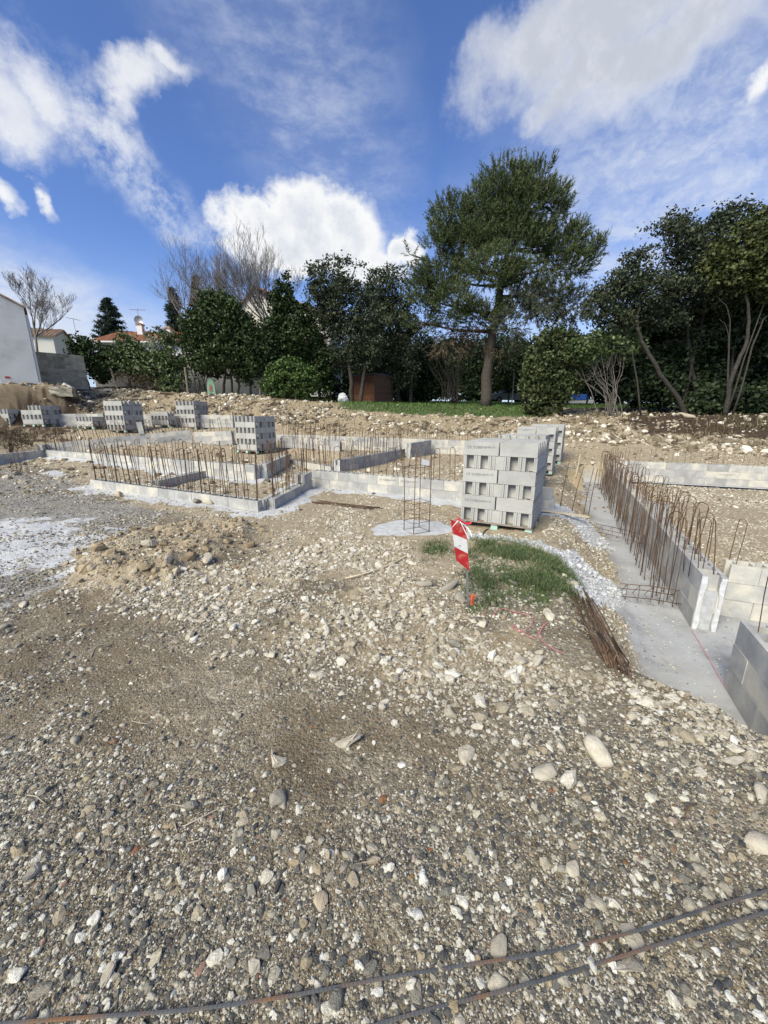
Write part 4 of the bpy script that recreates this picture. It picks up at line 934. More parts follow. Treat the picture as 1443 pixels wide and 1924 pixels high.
    # notable rocks
    rocks = [('broad flat grey beige rock alone on the brown ground', 657, 1396, 58, .95, .62, .5), ('large tan rock with a broken face on the right gravel', 1121, 1420, 62, 1., .85, .95), ('dull grey lump of old concrete at the right edge', 1425, 1592, 66, 1, .9, .7),
             ('pale rock between the long bars, flat and half buried', 935, 1790, 56, 1, .8, .35), ('white rock touching the upper long bar', 938, 1848, 44, 1.1, .9, .4), ('flat grey slab between the two long bars', 1185, 1762, 64, 1, .75, .35), ('oval pale rock below the long bars at lower right', 1188, 1820, 52, .8, 1.1, .6),
             ('rounded pebble, biggest of the middle foreground', 1076, 1636, 34, 1, 1, .7), ('tall pale pebble pair at the lower middle', 604, 1696, 38, .8, 1.2, .6), ('whitish rock at the lower left', 203, 1834, 46, 1, .75, .7), ('angular white rock at the left edge of the gravel', 70, 1637, 46, 1.1, .6, .6),
             ('pale rock by the lower left bar end', 480, 1826, 38, .9, 1, .7), ('tan wedge shaped rock at the right margin', 1375, 1438, 48, 1.2, .7, .6), ('grey rock at the right margin under the tan wedge', 1428, 1497, 44, 1, .8, .6), ('pale round rock left of the marker post foot', 862, 1128, 34, 1, .85, .8),
             ('long pale rock up the slope from the marker post', 842, 1108, 40, 1.3, .6, .6), ('pale rock at the left border of the marker stones', 795, 1102, 36, 1, .8, .7), ('rock at the lower tip of the grass patch', 1030, 1160, 36, 1, .8, .8), ('whitish boulder below the grass patch', 1012, 1250, 40, 1, .8, .75), ('blue grey rock below the pink cord', 978, 1245, 32, .9, 1.1, .7), 
             ('round white rock in the middle of the stony ground', 850, 1214, 34, 1, .9, .8), ('white pebble shining in the middle of the ground', 510, 1237, 26, .8, 1, .8), ('brown cut stone on the clod heap', 318, 1058, 30, .9, .7, .9), ('big tan clod on the heap at the left', 287, 1028, 38, 1.1, .8, .7), ('flat pale slab right of the clod heap', 388, 1050, 40, 1.2, .7, .4),
             ('tan rock leaning on the front course of blocks', 370, 945, 22, 1, .8, .9), ('brown rock beside the one leaning on the blocks', 392, 947, 26, 1.2, .7, .6), ('tan boulder lying before the left wall', 32, 893, 24, 1.1, .8, .7), ('sandy rock at the foot of the front course, left end', 224, 932, 22, 1, .9, .9)]
    for lb, x, y, w, sx, sy, sz in rocks:
        p = on(x, y); s = w/ppm(p[1], p[2]); o = stone(p[0], p[1], s, M_STONE, None, sink=.12, name='rock', sq=(sx, sy, sz)); tag(o, lb, 'rock')
    p = on(1284, 792); tag(stone(p[0], p[1], 26/ppm(p[1], p[2])*1.1, M_STONE_RUB, None, sink=-.2, name='boulder', sq=(1.2, .8, .7)), 'white boulder on the dark bank under the right hand oaks', 'boulder')
    # black pipe end by the pallet
    wire('short black hose curling out beside the pallet foot', [(907, 1006), (909, 1001), (914, 997), (918, 996)], .008, M_BLACK, 'hose', 'hose', .01)

def blades(n, pick, hlo, hhi, w, mat, name, label, lean=.5):
    P = pick(n); n = len(P); h = RNG.uniform(hlo, hhi, n)[:, None]; a = RNG.uniform(0, 2*np.pi, n); d = np.stack([np.cos(a), np.sin(a), 0*a], -1); sd_ = np.stack([-np.sin(a), np.cos(a), 0*a], -1)
    l = np.abs(RNG.normal(lean, .3, n))[:, None]; ww = (w*RNG.uniform(.6, 1.3, n))[:, None]; up = np.array([0, 0, 1.])
    m = P+up*h*.62+d*h*l*.35; t = P+up*h*(1-.25*l)+d*h*l*.95
    V = np.stack([P-sd_*ww, P+sd_*ww, m+sd_*ww*.8, m-sd_*ww*.8, t], 1).reshape(-1, 3); i = np.arange(n)[:, None]*5
    o = link(name, raw_mesh(name, V, [np.hstack([i, i+1, i+2, i+3]), np.hstack([i+3, i+2, i+4])]), mat); return tag(o, label, None, None, 'stuff')
def leaf_mat(name, dark, mid, light, rough=.55, trans=.0):
    m, k, b = material(name); g = k.new('ShaderNodeNewGeometry'); oi = k.new('ShaderNodeObjectInfo'); n = k.noise(g.outputs['Position'], .55, 3, .6)
    f = k.math('ADD', k.math('MULTIPLY', g.outputs['Random Per Island'], .6), k.math('MULTIPLY', n, .4))
    k.put(b.inputs['Base Color'], k.ramp(f, [(.15, dark), (.5, mid), (.85, light)])); b.inputs['Roughness'].default_value = rough; b.inputs['Specular IOR Level'].default_value = .16
    MAT[name] = m; return m
def grass_tufts():
    M = leaf_mat('grass_blade', (.042, .072, .022), (.085, .130, .045), (.21, .205, .105))
    def pick(n):
        out = []
        for P, k in ((P_GRASS, 1.), (P_GRASS2, .10)):
            P = np.array(P); m = int(n*k); X = RNG.uniform(P[:, 0].min()-.2, P[:, 0].max()+.2, m*2); Y = RNG.uniform(P[:, 1].min()-.2, P[:, 1].max()+.2, m*2)
            sd_ = poly_sd(P, X, Y)+.5*(fbm(X*3, Y*3, 3, 41)-.5); dn = sstep(-sd_, -.15, .3)*(.10+.90*sstep(fbm(X*2.6, Y*2.6, 4, 77), .28, .62))
            f, _ = pit_depth(X, Y); k_ = (RNG.random(len(X)) < dn) & (f < .5); out.append(np.stack([X[k_], Y[k_], terrain(X[k_], Y[k_])-.005], -1))
        return np.concatenate(out)
    blades(30000, pick, .025, .10, .0021, M, 'grass', 'ragged green grass growing on the hump behind the marker', 1.0)
    M2 = leaf_mat('lawn_blade', (.04, .085, .02), (.07, .135, .03), (.14, .18, .06))
    def pick2(n):
        Y = RNG.uniform(21.5, 40, n); X = RNG.uniform(-.35, .7, n)*Y; Z = terrain(X, Y); g = ground_masks(X, Y, Z)[2]; k_ = RNG.random(n) < g*.9; return np.stack([X, Y, Z], -1)[k_]
    blades(38000, pick2, .06, .16, .018, M2, 'lawn_grass', 'short green lawn under the pine', .5)
    M3 = leaf_mat('dry_weed', (.05, .045, .02), (.13, .11, .055), (.26, .21, .12))
    def pick3(n):
        Y = RNG.uniform(11, 26, n); X = RNG.uniform(-1.1, 1.1, n)*Y; Z = terrain(X, Y); mk = ground_masks(X, Y, Z); d = sstep(fbm(X*.6, Y*.6, 4, 88), .5, .68)*np.maximum(mk[4]*.4, mk[3])*(mk[2] < .5); k_ = RNG.random(n) < d
        return np.stack([X, Y, Z], -1)[k_]
    blades(30000, pick3, .08, .4, .010, M3, 'weeds', 'dry weeds and stalks scattered over the banks', .7)

# ---------------------------------------------------------------- houses and garden things beyond the banks
M_PLASTER = mat_noise('old_plaster', (.40, .39, .36), (.56, .55, .51), .9, .95, 6, .25, 8, .01, c3=(.62, .61, .58))
M_PLASTER2 = mat_noise('cream_plaster', (.60, .56, .47), (.72, .68, .59), .8, .95, 5)
M_PLASTER3 = mat_noise('white_plaster', (.58, .57, .54), (.70, .69, .66), .8, .95, 5)
M_TILE = mat_noise('roof_tile', (.20, .085, .05), (.33, .15, .085), 3, .9, 5, .3, 30, .01, .28, c3=(.40, .23, .14))
M_TILE2 = mat_noise('old_roof_tile', (.20, .13, .09), (.33, .22, .15), 3, .9, 5, .3, 30, .01, .28, c3=(.40, .31, .22))
M_GLASS = mat_noise('window_glass', (.03, .035, .04), (.05, .055, .06), 2, .15)
M_SHUT = mat_noise('shutter_wood', (.16, .11, .08), (.22, .16, .12), 8, .8)
M_SHED = mat_noise('shed_wood', (.12, .05, .026), (.19, .08, .04), 7, .75, 5, .3, 40, .004, .2)
M_SHED2 = mat_noise('shaded_shed_wood', (.10, .055, .036), (.16, .09, .06), 7, .8, 5, .3, 40, .004, .2)  # second shed tone: shade of the side face put into the wood colour
M_FELT = mat_noise('roof_felt', (.07, .07, .075), (.11, .11, .115), 5, .9)
M_GREENP = mat_noise('green_paint', (.10, .20, .13), (.17, .30, .20), 10, .8, 5, .2, c3=(.24, .33, .26))
M_BARK = mat_noise('pine_bark', (.045, .038, .03), (.10, .082, .066), 12, .95, 6, .9, 14, .03)
M_BARK2 = mat_noise('oak_bark', (.030, .027, .022), (.075, .066, .054), 9, .95, 6, .8, 18, .02)
M_BARE = mat_noise('bare_branch', (.13, .11, .095), (.24, .21, .18), 6, .9)
M_METAL = mat_noise('aerial_metal', (.3, .3, .31), (.45, .45, .46), 8, .4, metal=.6)

def tiled_slope(parent, a, b, c, d, mat, rows, cols, name='roof'):
    """sloping roof a-b eave, d-c ridge, built of rows of half round tiles joined in one roof"""
    a, b, c, d = (np.array(q, float) for q in (a, b, c, d)); mb = MB(); nrm = np.cross(b-a, d-a); nrm /= np.linalg.norm(nrm)
    if nrm[2] < 0: nrm = -nrm
    mb.add([a-nrm*.08, b-nrm*.08, c-nrm*.08, d-nrm*.08, a, b, c, d], [(0, 1, 2, 3), (4, 5, 6, 7), (0, 1, 5, 4), (1, 2, 6, 5), (2, 3, 7, 6), (3, 0, 4, 7)])
    roof = mb.obj(name, mat, parent)
    ng = min(12, cols); mb = MB()
    for j in range(cols):
        f = (j+.5)/cols; e0 = a+(b-a)*f; e1 = d+(c-d)*f; w = (b-a)/cols*.46
        for i in range(rows):
            p0 = e0+(e1-e0)*(i/rows); p1 = e0+(e1-e0)*((i+1.08)/rows); up0 = nrm*(.05+.02*random.random()); up1 = nrm*.03; jit = w*random.uniform(-.08, .08)
            mb.add([p0-w+jit, p0-w*.5+up0+nrm*.05+jit, p0+w*.5+up0+nrm*.05+jit, p0+w+jit, p1-w*.9, p1-w*.45+up1+nrm*.04, p1+w*.45+up1+nrm*.04, p1+w*.9], [(0, 1, 5, 4), (1, 2, 6, 5), (2, 3, 7, 6), (0, 3, 2, 1)])
    tag(mb.obj('roof_tiles', mat, roof), kind='stuff'); return roof
def gable_house(name, label, o, rz, Wd, D, he, hr, wallm, roofm, over=.35, windows=(), rows=14, cols=24, along='x', tiles=True):
    """ridge runs along local x (length Wd); depth D in local y; origin at the front left corner"""
    t = thing(name, label, 'house', o, rz)
    mb = MB(); V = [(0, 0, -1), (Wd, 0, -1), (Wd, D, -1), (0, D, -1), (0, 0, he), (Wd, 0, he), (Wd, D, he), (0, D, he), (0, D/2, hr), (Wd, D/2, hr)]
    mb.add(V, [(0, 1, 5, 4), (2, 3, 7, 6), (1, 2, 6, 9, 5), (3, 0, 4, 8, 7)]); mb.obj('wall', wallm, t)
    s = (hr-he)/(D/2); ov = over
    if tiles:
        tiled_slope(t, (-ov, -ov, he-ov*s+.06), (Wd+ov, -ov, he-ov*s+.06), (Wd+ov, D/2, hr+.06), (-ov, D/2, hr+.06), roofm, rows, cols)
        tiled_slope(t, (Wd+ov, D+ov, he-ov*s+.06), (-ov, D+ov, he-ov*s+.06), (-ov, D/2, hr+.06), (Wd+ov, D/2, hr+.06), roofm, 4, 8)
    for (x, z, w, h) in windows:
        f = MB(); 
        for q in ((x-.06, x, z-.06, z+h+.06), (x+w, x+w+.06, z-.06, z+h+.06), (x, x+w, z+h, z+h+.06), (x, x+w, z-.06, z)): f.box(q[0], q[1], -.05, -.003, q[2], q[3])
        fr = f.obj('window', M_PLASTER3, t); MB().box(x, x+w, -.02, -.004, z, z+h).obj('pane', M_GLASS, fr)
    return t
def aerial(label, p, h, n=5, rz=.3, parent=None):
    t = thing('tv_aerial', label, 'aerial', p, rz); MB().tube([(0, 0, -.2), (0, 0, h)], .025, 5).obj('mast', M_METAL, t)
    MB().tube([(-.7, 0, h-.1), (.7, 0, h-.1)], .018, 4).obj('boom', M_METAL, t)
    for i in range(n): x = -.65+1.3*i/(n-1); MB().tube([(x, -.3, h-.1+.02), (x, .3, h-.1+.02)], .01, 4).obj('element', M_METAL, t)
    return t
def garden():
    # plastered gable at the left edge: its wall runs from the far right corner toward the viewer on the left
    Y = 20.0; e = at(75, 727, Y); top = at(61, 578, Y); dr = np.array([-math.cos(R(40)), -math.sin(R(40))])
    def on_wall(px, py):
        d = pdir(px, py); A = np.array([[d[0], -dr[0]], [d[1], -dr[1]]]); k, w = np.linalg.solve(A, e[:2]); return w, CZ+d[2]*k
    w0, zt0 = on_wall(0, 555); _, zb0 = on_wall(0, 738); sl_ = (zt0-top[2])/w0; sb = (zb0-e[2])/w0; WW = w0*1.9
    t = thing('plastered_house', 'windowless grey plastered gable wall at the left edge', 'house', (e[0], e[1], e[2]-.4), R(40)); D = 8.0
    h = top[2]-e[2]+.4; h2 = h+sl_*WW; b2 = sb*WW
    V = [(0, 0, -1.5), (-WW, 0, b2-1.5), (-WW, D, b2-1.5), (0, D, -1.5), (0, 0, h), (-WW, 0, h2), (-WW, D, h2), (0, D, h)]
    MB().add(V, [(1, 0, 4, 5), (3, 2, 6, 7), (0, 3, 7, 4), (2, 1, 5, 6)]).obj('wall', M_PLASTER, t)
    V = [(x, y, z+o) for o in (.02, .09) for x, y, z in ((.1, -.08, h-sl_*.1), (-WW, -.08, h2), (-WW, D+.1, h2), (.1, D+.1, h-sl_*.1))]
    MB().add(V, [(0, 1, 2, 3), (4, 5, 6, 7), (0, 1, 5, 4), (1, 2, 6, 5), (2, 3, 7, 6), (3, 0, 4, 7)]).obj('roof', M_TILE2, t)
    wq, zq = on_wall(14, 709); zq -= e[2]-.4; MB().box(-wq-.09, -wq+.09, -.02, -.003, zq-.04, zq+.04).obj('wall_plate', M_RED, t)
    MB().tube([(.06, .08, .1), (.06, .08, h-.3)], .05, 6).obj('downpipe', M_PLASTER3, t)
    # cream house behind it
    Y = 44.0; a = at(68, 668, Y); ev = at(104, 633, Y); rg = at(104, 617, Y+2.2)
    p = at(106, 668, 43.0); he = at(106, 632, 43.0)[2]-p[2]; t = gable_house('cream_house', 'small cream house with a faded tiled roof beside the bare tree', p-np.array([6.5*math.cos(R(18)), 6.5*math.sin(R(18)), 0])+np.array([0, 0, 0]), R(18), 6.5, 5.0, he, he+1.0, M_PLASTER2, M_TILE2, .25, (), 10, 20)
    q = at(141, 618, 46); aerial('small aerial above the cream house gable', (q[0], q[1], q[2]-1.0), 2.1, 4, 1.2)
    # long house with the red roof
    Y = 38.0; p = at(189, 690, Y); he = at(189, 641, Y)[2]-p[2]; hr = he+1.55
    t = gable_house('tiled_house', 'long white house with a red tiled roof behind the hedge', p, R(2), 13.5, 9.0, he, hr, M_PLASTER3, M_TILE, .45, ((.5, 1.0, .7, 1.0), (2.6, 1.0, .9, 1.1), (9.8, .9, 1.0, 1.2)), 16, 46)
    MB().box(-.45, 14.0, -.56, -.46, he-.18, he-.05).obj('gutter', M_PLASTER3, t)
    def chim(px, py0, py1, w, capc):
        q = at(px, py1, Y+3.0); tp = at(px, py0, Y+3.0); l = q-p; ch = MB().box(l[0]-w/2, l[0]+w/2, 3.0-w/2, 3.0+w/2, he+.6, tp[2]-p[2]).obj('chimney', M_PLASTER3, t)
        z = tp[2]-p[2]; MB().box(l[0]-w*.62, l[0]+w*.62, 3.0-w*.62, 3.0+w*.62, z, z+.1).obj('cap', M_TILE2, ch); MB().box(l[0]-w*.4, l[0]+w*.4, 3.0-w*.4, 3.0+w*.4, z+.1, z+.22).obj('pot', M_TILE2, ch); return l
    l = chim(267, 611, 630, .5, 1); chim(318, 618, 632, .6, 1)
    q = at(261, 603, Y+3.6); aerial('tall aerial on the red roof beside the chimney', (q[0], q[1], q[2]-1.2), 2.3, 6, .2)
    q = at(261, 602, Y+3.0); td = thing('satellite_dish', 'pale round satellite dish on the red roof by the chimney', 'satellite dish', q, .2)
    mb = MB(); th = np.linspace(0, 2*np.pi, 15)[:-1]; V = [(0, .10, 0)]+[(.22*math.cos(x), .04, .22*math.sin(x)) for x in th]+[(.42*math.cos(x), -.06, .42*math.sin(x)) for x in th]
    F = [(0, 1+i, 1+(i+1) % 14) for i in range(14)]+[(1+i, 15+i, 15+(i+1) % 14, 1+(i+1) % 14) for i in range(14)]; mb.add(V, F).obj('bowl', M_METAL, td, True)
    MB().tube([(0, .1, 0), (.05, .2, -.5), (.05, .2, -1.2)], .03, 5).obj('bracket', M_METAL, td); MB().tube([(0, 0, -.35), (0, -.4, -.05)], .015, 4).obj('feed_arm', M_METAL, td)
    # tall pale house behind the trees: gable faces the plot
    Y = 41.0; p = at(452, 745, Y); pr = at(625, 745, Y); Wd = pr[0]-p[0]; he = at(452, 590, Y)[2]-p[2]; hr = at(486, 553, Y)[2]-p[2]+.6
    t = thing('pale_house', 'tall pale house half hidden behind the ivy covered tree', 'house', p, 0); D = 10
    V = [(0, 0, 0), (Wd, 0, 0), (Wd, D, 0), (0, D, 0), (0, 0, he), (Wd, 0, he), (Wd, D, he), (0, D, he), (2.2, 0, hr), (2.2, D, hr), (4.6, 0, he), (4.6, D, he)]
    MB().add(V, [(0, 1, 5, 10, 8, 4), (2, 3, 7, 9, 11, 6), (1, 2, 6, 5), (3, 0, 4, 7)]).obj('wall', M_PLASTER2, t)
    tiled_slope(t, (-.3, -.3, he-.35), (-.3, D, he-.35), (2.2, D, hr+.05), (2.2, -.3, hr+.05), M_TILE, 8, 12); tiled_slope(t, (Wd+.3, -.3, he-.1), (Wd+.3, D, he-.1), (2.2, D, hr+.05), (2.2, -.3, hr+.05), M_TILE, 8, 12)
    for (x, z) in ((1.4, 5.2), (5.8, 4.6), (7.6, 4.6), (5.8, 1.5), (7.6, 1.5), (1.4, 1.5)):
        fr = MB().box(x-.06, x+.9, -.06, -.003, z-.06, z+1.3).obj('window', M_PLASTER3, t); MB().box(x, x+.84, -.075, -.061, z, z+1.24).obj('pane', M_GLASS, fr)
        for s in (x-.52, x+.92): MB().box(s, s+.44, -.05, -.004, z-.02, z+1.28).obj('shutter', M_SHUT, t)
    # garden wall of weathered blocks
    a = at(74, 723, 21.5); b = at(165, 719, 23.0); a[2] = zt(a[0], a[1])-.15; a[2] = at(74, 723, 21.5)[2]-.1
    top = at(74, 664, 21.5)[2]; n = int((top-a[2])/BH)+1
    wall('old weathered block wall between the plastered gable and the shrubs', a, np.array([b[0], b[1], a[2]]), n, 'garden_wall', (O_FULL, O_HALF))
    # rendered wall behind the hedge
    a = at(180, 722, 27.2); b = at(505, 742, 28.5); t = thing('rendered_wall', 'pale rendered garden wall showing between hedge and round evergreen', 'wall', a, math.atan2(b[1]-a[1], b[0]-a[0])); L = np.hypot(*(b-a)[:2])
    MB().box(0, L, 0, .2, -1, 1.75).obj('wall', M_PLASTER, t); MB().box(-.02, L+.02, -.04, .24, 1.75, 1.82).obj('coping', M_MORTAR, t)
    # concrete lump with an old tyre like heap behind, left bank
    p = on(120, 748); s = .72/ppm(p[1], p[2]); t = thing('concrete_lump', 'broken mossy concrete block lying on the left bank', 'concrete lump', p, R(20)); mb = MB()
    bm = bmesh.new(); bmesh.ops.create_cube(bm, size=1); bmesh.ops.subdivide_edges(bm, edges=bm.edges[:], cuts=3, use_grid_fill=True)
    for v in bm.verts: v.co = Vector((v.co.x*50*s, v.co.y*26*s, (v.co.z+.42)*22*s))+Vector([random.gauss(0, .03) for _ in range(3)])
    me = bpy.data.meshes.new('lump'); bm.to_mesh(me); bm.free(); link('lump', me, M_OLD, t)
    # brown garden shed
    a = at(662, 757, 29.0); c = at(703, 758, 28.4); e = at(738, 758, 29.6); z = a[2]-.05
    t = thing('garden_shed', 'low brown wooden shed with plank walls under the oaks', 'shed', (c[0], c[1], z), 0)
    def face(p, q, mat, n, h0, h1):
        d = q-p; L = np.hypot(d[0], d[1]); ang = math.atan2(d[1], d[0]); M = Matrix.Translation((p[0]-c[0], p[1]-c[1], 0)) @ Matrix.Rotation(ang, 4, 'Z')
        for i in range(n):
            z0 = h0+(h1-h0)*i/n; MB().box(0, L, -.012-.008*random.random(), .02, z0, z0+(h1-h0)/n*.86, M).obj('plank', mat, t)
        MB().box(0, L, .021, .05, h0, h1, M).obj('wall_backing', M_SHED2, t)
        for x in (0, L-.08): MB().box(x, x+.08, -.045, -.021, h0, h1, M).obj('corner_post', mat, t)
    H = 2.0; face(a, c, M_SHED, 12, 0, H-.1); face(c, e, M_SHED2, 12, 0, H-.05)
    f = a+(e-c); mb = MB(); P = [a, c, e, f]; V = [((q-c)[0]*1.08, (q-c)[1]*1.08+(-.1 if i < 2 else .1), H+(.0 if i in (1, 2) else -.10)+zo) for zo in (-.04, .05) for i, q in enumerate(P)]
    mb.add(V, [(0, 1, 2, 3), (4, 5, 6, 7), (0, 1, 5, 4), (1, 2, 6, 5), (2, 3, 7, 6), (3, 0, 4, 7)]).obj('roof', M_FELT, t)
    # green arched panel
    p = at(397, 735, 25.0); p[2] = zt(p[0], p[1])-.05; s = 1/ppm(25, p[2]); w = 17*s/2; h = 33*s; t = thing('arched_panel', 'green painted arched panel with a reddish niche, leaning in the scrub', 'garden panel', p, R(-8))
    arch = [(-w, 0), (w, 0), (w*.92, h*.55), (w*.62, h*.85), (0, h), (-w*.62, h*.85), (-w*.92, h*.55)]; k = len(arch)
    def ext(pts, y0, y1, nm, mat):
        n = len(pts); MB().add([(x, y0, z) for x, z in pts]+[(x, y1, z) for x, z in pts], [tuple(range(n)), tuple(range(2*n-1, n-1, -1))]+[(j, n+j, n+(j+1) % n, (j+1) % n) for j in range(n)]).obj(nm, mat, t)
    ext(arch, 0, .06, 'panel', M_GREENP); ext([(x*.42, z*.42+h*.24) for x, z in arch], -.02, -.002, 'niche', M_SHUT); MB().box(-w*.2, w*.1, -.04, -.021, h*.38, h*.52).obj('red_patch', M_RED, t)
    MB().box(-w*1.1, w*1.1, -.12, .16, -.06, .03).obj('base', M_MORTAR, t)
    # white sack
    p = at(645, 751, 27.0); p[2] = zt(p[0], p[1]); bm = bmesh.new(); bmesh.ops.create_icosphere(bm, subdivisions=3, radius=1)
    for v in bm.verts: v.co = Vector((v.co.x*.36, v.co.y*.3, max(v.co.z, -.6)*.40+.2))*(1+.18*(float(vnoise(v.co.x*3+5, v.co.z*3+v.co.y*2, 3))-.5)*2)
    me = bpy.data.meshes.new('bulk_bag'); bm.to_mesh(me); bm.free(); tag(link('bulk_bag', me, MAT_WHITE, None, p), 'crumpled white sack on the grass beside the shed', 'sack')
    for x, y0, y1, Y, dx, lb in ((352, 729, 690, 25, 0, 'grey wooden post right of the hedge'), (489, 748, 708, 25.5, 1, 'grey fence post between the round evergreen and the bright bush'), (556, 759, 735, 24.3, 0, 'short post in front of the bright green bush'), (219, 716, 689, 25.5, -8, 'leaning brown post on the rubble left of the hedge'), (962, 752, 700, 30, 0, 'thin pale stake on the lawn right of the pine trunk')):
        a = at(x, y0, Y); a[2] = zt(a[0], a[1])-.1; h = at(x, y1, Y)[2]-a[2]; d = dx/ppm(Y, a[2]); tag(MB().tube([(0, 0, 0), (d*.5+.01, 0, h*.5), (d, 0, h)], .06 if Y < 27 else .035, 6).obj('wooden_post', M_WOOD, None, loc=a), lb, 'post')
    # parked car beyond the pine, blue cover further right
    p = at(955, 752, 43); p[2] = zt(p[0], p[1]); car(p, R(4)); p = at(1083, 752, 42); p[2] = zt(p[0], p[1])-.1; t = thing('covered_stack', 'bright blue tarpaulin over a pale stack seen between the shrubs', 'covered stack', p, 0)
    MB().box(-1.2, 1.5, -.6, .6, -.3, .55).obj('stack', M_PLASTER3, t); MB().add([(-1.25, -.65, .5), (1.0, -.65, .55), (1.0, .65, .55), (-1.25, .65, .5), (-1.0, -.5, 1.05), (.8, -.5, 1.1), (.8, .5, 1.1), (-1.0, .5, 1.05)], [(0, 1, 5, 4), (1, 2, 6, 5), (2, 3, 7, 6), (3, 0, 4, 7), (4, 5, 6, 7)]).obj('tarpaulin', mat_noise('blue_tarp', (.015, .06, .26), (.03, .10, .38), 4, .5), t)
def car(p, rz):
    t = thing('parked_car', 'pale car parked on the far side of the lawn behind the pine trunk', 'car', p, rz); M = mat_noise('car_paint', (.45, .48, .52), (.52, .55, .58), 2, .3)
    prof = [(-2.05, .35), (-2.1, .75), (-1.95, .95), (-1.2, 1.02), (-.5, 1.46), (.9, 1.48), (1.65, 1.05), (2.0, .95), (2.08, .6), (2.0, .32)]; n = len(prof); V = []
    for y, k in ((-.84, .94), (-.70, 1), (.70, 1), (.84, .94)): V += [(x, y*(1 if z < 1.1 else .88), z*k if z > .6 else z) for x, z in prof]
    F = [tuple(range(n)), tuple(range(4*n-1, 3*n-1, -1))]+[(b*n+j, (b+1)*n+j, (b+1)*n+(j+1) % n, b*n+(j+1) % n) for b in range(3) for j in range(n)]; MB().add(V, F).obj('body', M, t)
    for x0, x1, x2, x3 in ((-.95, -.02, -.02, -.42), (.05, 1.35, .85, .05)): MB().add([(x0, -.80, 1.02), (x1, -.80, 1.02), (x2, -.735, 1.34), (x3, -.735, 1.34)], [(0, 1, 2, 3)]).obj('side_window', M_GLASS, t, loc=(0, -.03, 0))
    for x in (-1.3, 1.3):
        for y in (-.78, .78):
            mb = MB().tube([(x, y-.1, .32), (x, y+.1, .32)], .32, 16); w = mb.obj('wheel', M_BLACK, t); MB().tube([(x, y+(-.115 if y < 0 else .105), .32), (x, y+(-.105 if y < 0 else .115), .32)], .19, 12).obj('rim', M_METAL, w)

# ---------------------------------------------------------------- trees
L_PINE = leaf_mat('pine_needles', (.028, .042, .016), (.072, .096, .034), (.155, .17, .075), .6)  # leaf tones kept low: dark evergreens, plus cloud shadow put into the colour
L_PINE2 = leaf_mat('grey_pine_needles', (.045, .055, .035), (.09, .10, .06), (.16, .165, .105), .6)
L_OAK = leaf_mat('holm_oak_leaf', (.020, .026, .014), (.044, .055, .028), (.105, .12, .07), .45)
L_ROUND = leaf_mat('evergreen_leaf', (.016, .026, .010), (.040, .062, .020), (.085, .115, .042), .45)
L_IVY = leaf_mat('ivy_leaf', (.013, .022, .008), (.031, .050, .016), (.07, .10, .034), .4)
L_BUSH = leaf_mat('bright_leaf', (.028, .052, .014), (.065, .108, .028), (.13, .18, .058), .45)
L_YELLOW = leaf_mat('olive_leaf', (.02, .030, .009), (.05, .062, .018), (.105, .112, .038), .5)
L_DARK = leaf_mat('shade_leaf', (.012, .020, .010), (.026, .042, .018), (.06, .08, .035), .5)
L_FIR = leaf_mat('fir_needles', (.014, .024, .016), (.028, .046, .03), (.055, .075, .05), .6)
L_PALE = leaf_mat('pale_bloom', (.16, .18, .11), (.30, .32, .22), (.45, .46, .36), .6)
L_BROWN = leaf_mat('dry_foliage', (.05, .035, .02), (.11, .08, .05), (.19, .15, .10), .7)
def unit(n):
    v = RNG.normal(size=(n, 3)); return v/np.linalg.norm(v, axis=1)[:, None]
def px_lobes(lobes, Y):
    out = []
    for l in lobes:
        cx, cy, rx, ry = l[:4]; yy = Y+(l[4] if len(l) > 4 else 0); c = at(cx, cy, yy); s = 1/ppm(yy, c[2]); d = l[5] if len(l) > 5 else .8*(rx+ry)/2*s
        out.append((c, np.array([rx*s, d, ry*s])))
    return out
def leaf_cloud(lobes, dens, ll, lw, clump=.28, k=16, hole=.36, hs=.9, shell=.45, up=.3, seed=0):
    """many small leaves gathered in clumps through the lobes; hole > 0 opens gaps"""
    Cs = []; 
    for c, r in lobes:
        n = int(dens*(r[0]*r[2]*3.1+r[1]*r[2]*1.5+r[0]*r[1]*1.5)/k*58)+4; u = unit(n); q = (shell**3+(1-shell**3)*RNG.random(n))**(1/3)
        q *= 1+.36*(fbm(u[:, 0]*2.3+c[0], u[:, 2]*2.3+u[:, 1]*1.7+c[2], 3, seed)-.5)*2
        p = c+u*r*q[:, None]; h = fbm(p[:, 0]*hs+p[:, 1]*.7, p[:, 2]*hs-p[:, 1]*.5, 3, seed+7); Cs.append(p[h > hole])
    ll *= 1.22; lw *= 1.3; C = np.concatenate(Cs); n = len(C)*k; cc = np.repeat(C, k, 0); rad = np.repeat(clump*RNG.uniform(.6, 1.4, len(C)), k)[:, None]
    P = cc+RNG.normal(size=(n, 3))*rad*.55*np.array([1, 1, .7]); nrm = unit(n)*.9+np.array([0, 0, up])+.5*unit(len(C)).repeat(k, 0); nrm /= np.linalg.norm(nrm, axis=1)[:, None]
    a = np.cross(nrm, unit(n)); a /= np.linalg.norm(a, axis=1)[:, None]+1e-9; b = np.cross(nrm, a); s = RNG.uniform(.65, 1.35, n)[:, None]
    V = np.stack([P-a*ll*.5*s, P+b*lw*.5*s+nrm*lw*.12*s, P+a*ll*.5*s, P-b*lw*.5*s+nrm*lw*.12*s], 1).reshape(-1, 3); i = np.arange(n)[:, None]*4
    return V, np.hstack([i, i+1, i+2, i+3])
